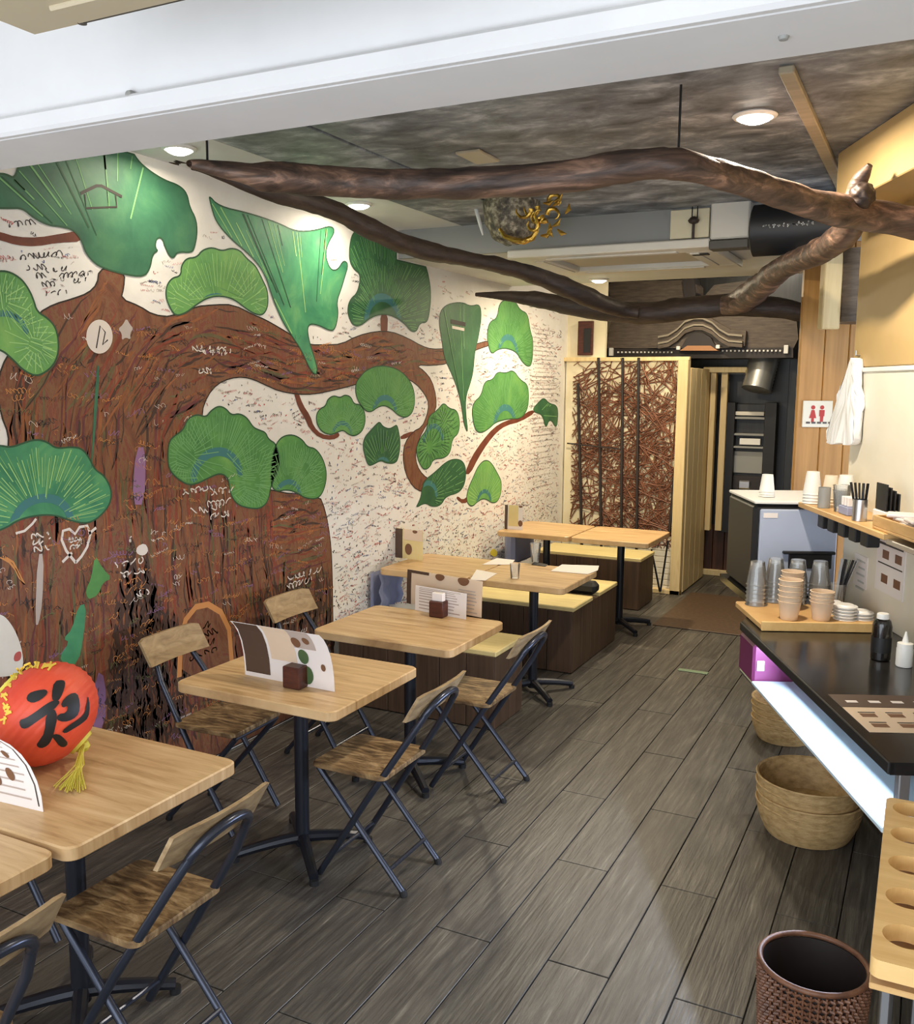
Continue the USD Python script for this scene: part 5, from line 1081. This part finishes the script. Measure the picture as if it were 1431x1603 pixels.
part(rf, 'gable_beam', ext([(1064, 549), (1076, 541), (1112, 541), (1124, 549)], YR-.14, YR-.03), M['roof_wood'])
for (a, b) in ((1062, 545), (1124, 543)): part(rf, 'white_peg', MB().box(aty(a, b, YR-.12), (.035, .03, .035), .005), M['plastic_white'])
for (a, b) in ((957, 551), (1231, 547)): part(rf, 'white_post_end', MB().box(aty(a, b, YR-.03), (.038, .04, .075), .004), M['plastic_white'])
for k in range(15): part(rf, 'rafter_end', MB().box(aty(968+6.0*k, 551.5, YR-.02), (.014, .03, .016), .002), M['plastic_white'])
for k in range(15): part(rf, 'rafter_end', MB().box(aty(1132+6.4*k, 549.2, YR-.02), (.016, .03, .016), .002), M['plastic_white'])
# small dark framed niche on the cream wall left of the roof
YN = YL+.03
part(ps, 'upper_wall', MB().box((-2.86, YL+.075, 2.59), (.36, .05, 1.02)), M['cream'])
p, q = aty(906, 503, YN), aty(928, 556, YN)
nc = thing('wall_niche', 'small tall dark framed panel on the cream wall left of the temple roof', 'panel', ((p[0]+q[0])/2, YN, q[2]), world=True)
part(nc, 'frame', MB().box(((p[0]+q[0])/2, YN, (p[2]+q[2])/2), (q[0]-p[0], .03, p[2]-q[2]), .004), M['holder']); part(nc, 'dark_inset', MB().box(((p[0]+q[0])/2+.02, YN-.018, (p[2]+q[2])/2-.02), ((q[0]-p[0])*.45, .006, (p[2]-q[2])*.7), .001), M['plastic_black'])

# ------------------------------------------------------------------ end of the hall
p, q = aty(1200, 548, 9.0), aty(1184, 610, 8.9)
dc = thing('ventilation_duct', 'silver round ventilation duct slanting down at the end of the hall', 'duct', q, world=True)
n = 26; P = [p+(q-p)*k/(n-1) for k in range(n)]; part(dc, 'flexible_tube', MB().tube(P, [.128+.005*(k % 2) for k in range(n)], 28), M['duct'], 50)
YC = YB-.12
cb = thing('display_cabinet', 'black wall cabinet with white packets and a pale menu board, end of the hall', 'cabinet', (-1.57, YC, .48), world=True)
def bxp(px0, py0, px1, py1, y, d_, b=.003):
    a, c = aty(px0, py0, y), aty(px1, py1, y); return MB().box(((a[0]+c[0])/2, y+d_/2, (a[2]+c[2])/2), (abs(c[0]-a[0]), d_, abs(a[2]-c[2])), b)
part(cb, 'back', bxp(1136, 632, 1204, 832, YC+.05, .03), M['black_wall'])
for a in ((1134, 630, 1142, 834), (1198, 630, 1206, 834)): part(cb, 'side', bxp(*a, YC-.05, .12), M['plastic_black'])
for py in (652, 678, 698): part(cb, 'shelf', bxp(1142, py, 1198, py+5, YC-.04, .09), M['ac_grey'])
part(cb, 'white_packet', bxp(1158, 686, 1190, 697, YC-.02, .05), M['plastic_white']); part(cb, 'white_packet', bxp(1150, 644, 1196, 651, YC-.02, .05), M['ac_white'])
part(cb, 'pale_panel', bxp(1148, 706, 1196, 742, YC+.02, .02), M['ac_grey']); part(cb, 'dark_photo', bxp(1146, 744, 1196, 768, YC+.02, .02), M['bar_dark'])
part(cb, 'silver_figure', bxp(1156, 752, 1174, 766, YC, .03, .01), M['metal'])
part(cb, 'menu_board', bxp(1142, 770, 1192, 826, YC+.01, .02), M['pad']); d5 = MB()
for r in range(4):
    for c in range(4-(r == 0)*2):
        v, f = bxp(1150+10*c, 780+11*r, 1156+10*c, 785+11*r, YC+.004, .006, 0).get(); d5.add(v, f)
part(cb, 'board_marks', d5, M['text'], False, kind='stuff')
# sign with two figures
def tpl(px, py): p = att(px, py, 5.195); return p
a, b = tpl(1257, 627), tpl(1301, 669)
sg = thing('toilet_sign', 'pale sign with two red figures on the honey-coloured boards', 'sign', (a+b)/2, world=True)
na, nb2 = a@NW, b@NW
part(sg, 'plate', MB().wbox(na, nb2, 5.185, 5.198, b[2], a[2], .003), M['wall_panel'])
for k, px in enumerate((1272, 1286)):
    c = tpl(px, 640); n_ = c@NW; fg = MB(); F0 = lambda pg: fg.poly(pg, W(n_, 5.183, c[2]), NW, ZV, 0.)
    F0(shapely.Point(0, .008).buffer(.011)); 
    F0(Polygon([(-.014, -.006), (.014, -.006), (.014, -.04), (.009, -.04), (.008, -.07), (-.008, -.07), (-.009, -.04), (-.014, -.04)]) if k else Polygon([(-.008, -.006), (.008, -.006), (.019, -.05), (.007, -.05), (.007, -.072), (-.007, -.072), (-.007, -.05), (-.019, -.05)]))
    part(sg, 'figure', fg, M['sign_red'], False)
ln = MB()
for k in range(5): ln.wbox(na+.02+.03*k, na+.04+.03*k, 5.181, 5.186, b[2]+.02, b[2]+.03)
part(sg, 'print', ln, M['sign_dark'], False, kind='stuff')
# brown drum and timber above the hall boards
q = tpl(1316, 450); hd = thing('wooden_tub', 'brown tub stored high up at the hall behind the ochre wall', 'tub', q, world=True)
part(hd, 'tub', MB().lathe([(0, -.20), (.12, -.20), (.15, .16), (.14, .16), (.115, -.185), (0, -.185)], W(q@NW+.02, 4.98, q[2]), 32), M['roof'], 40)
q = tpl(1271, 470); solo('timber_post', MB().wbox(q@NW-.04, q@NW+.05, 4.9, 4.97, 2.12, 2.58, .005), M['pine'], 'short pale timber post above the honey-coloured boards', 'post')
# strip of tape and a floor mat on the way to the hall
q = atz(1085, 1051, .002); solo('floor_tape', MB().box((q[0], q[1], .0025), (.19, .05, .003), .001), M['green_tape'], 'short strip of pale green tape on the dark floor', 'tape')
solo('floor_mat', MB().box((-1.50, 7.62, .004), (.66, 1.3, .008), .003), M['bench'], 'dark flat mat on the floor leading to the hall', 'mat')
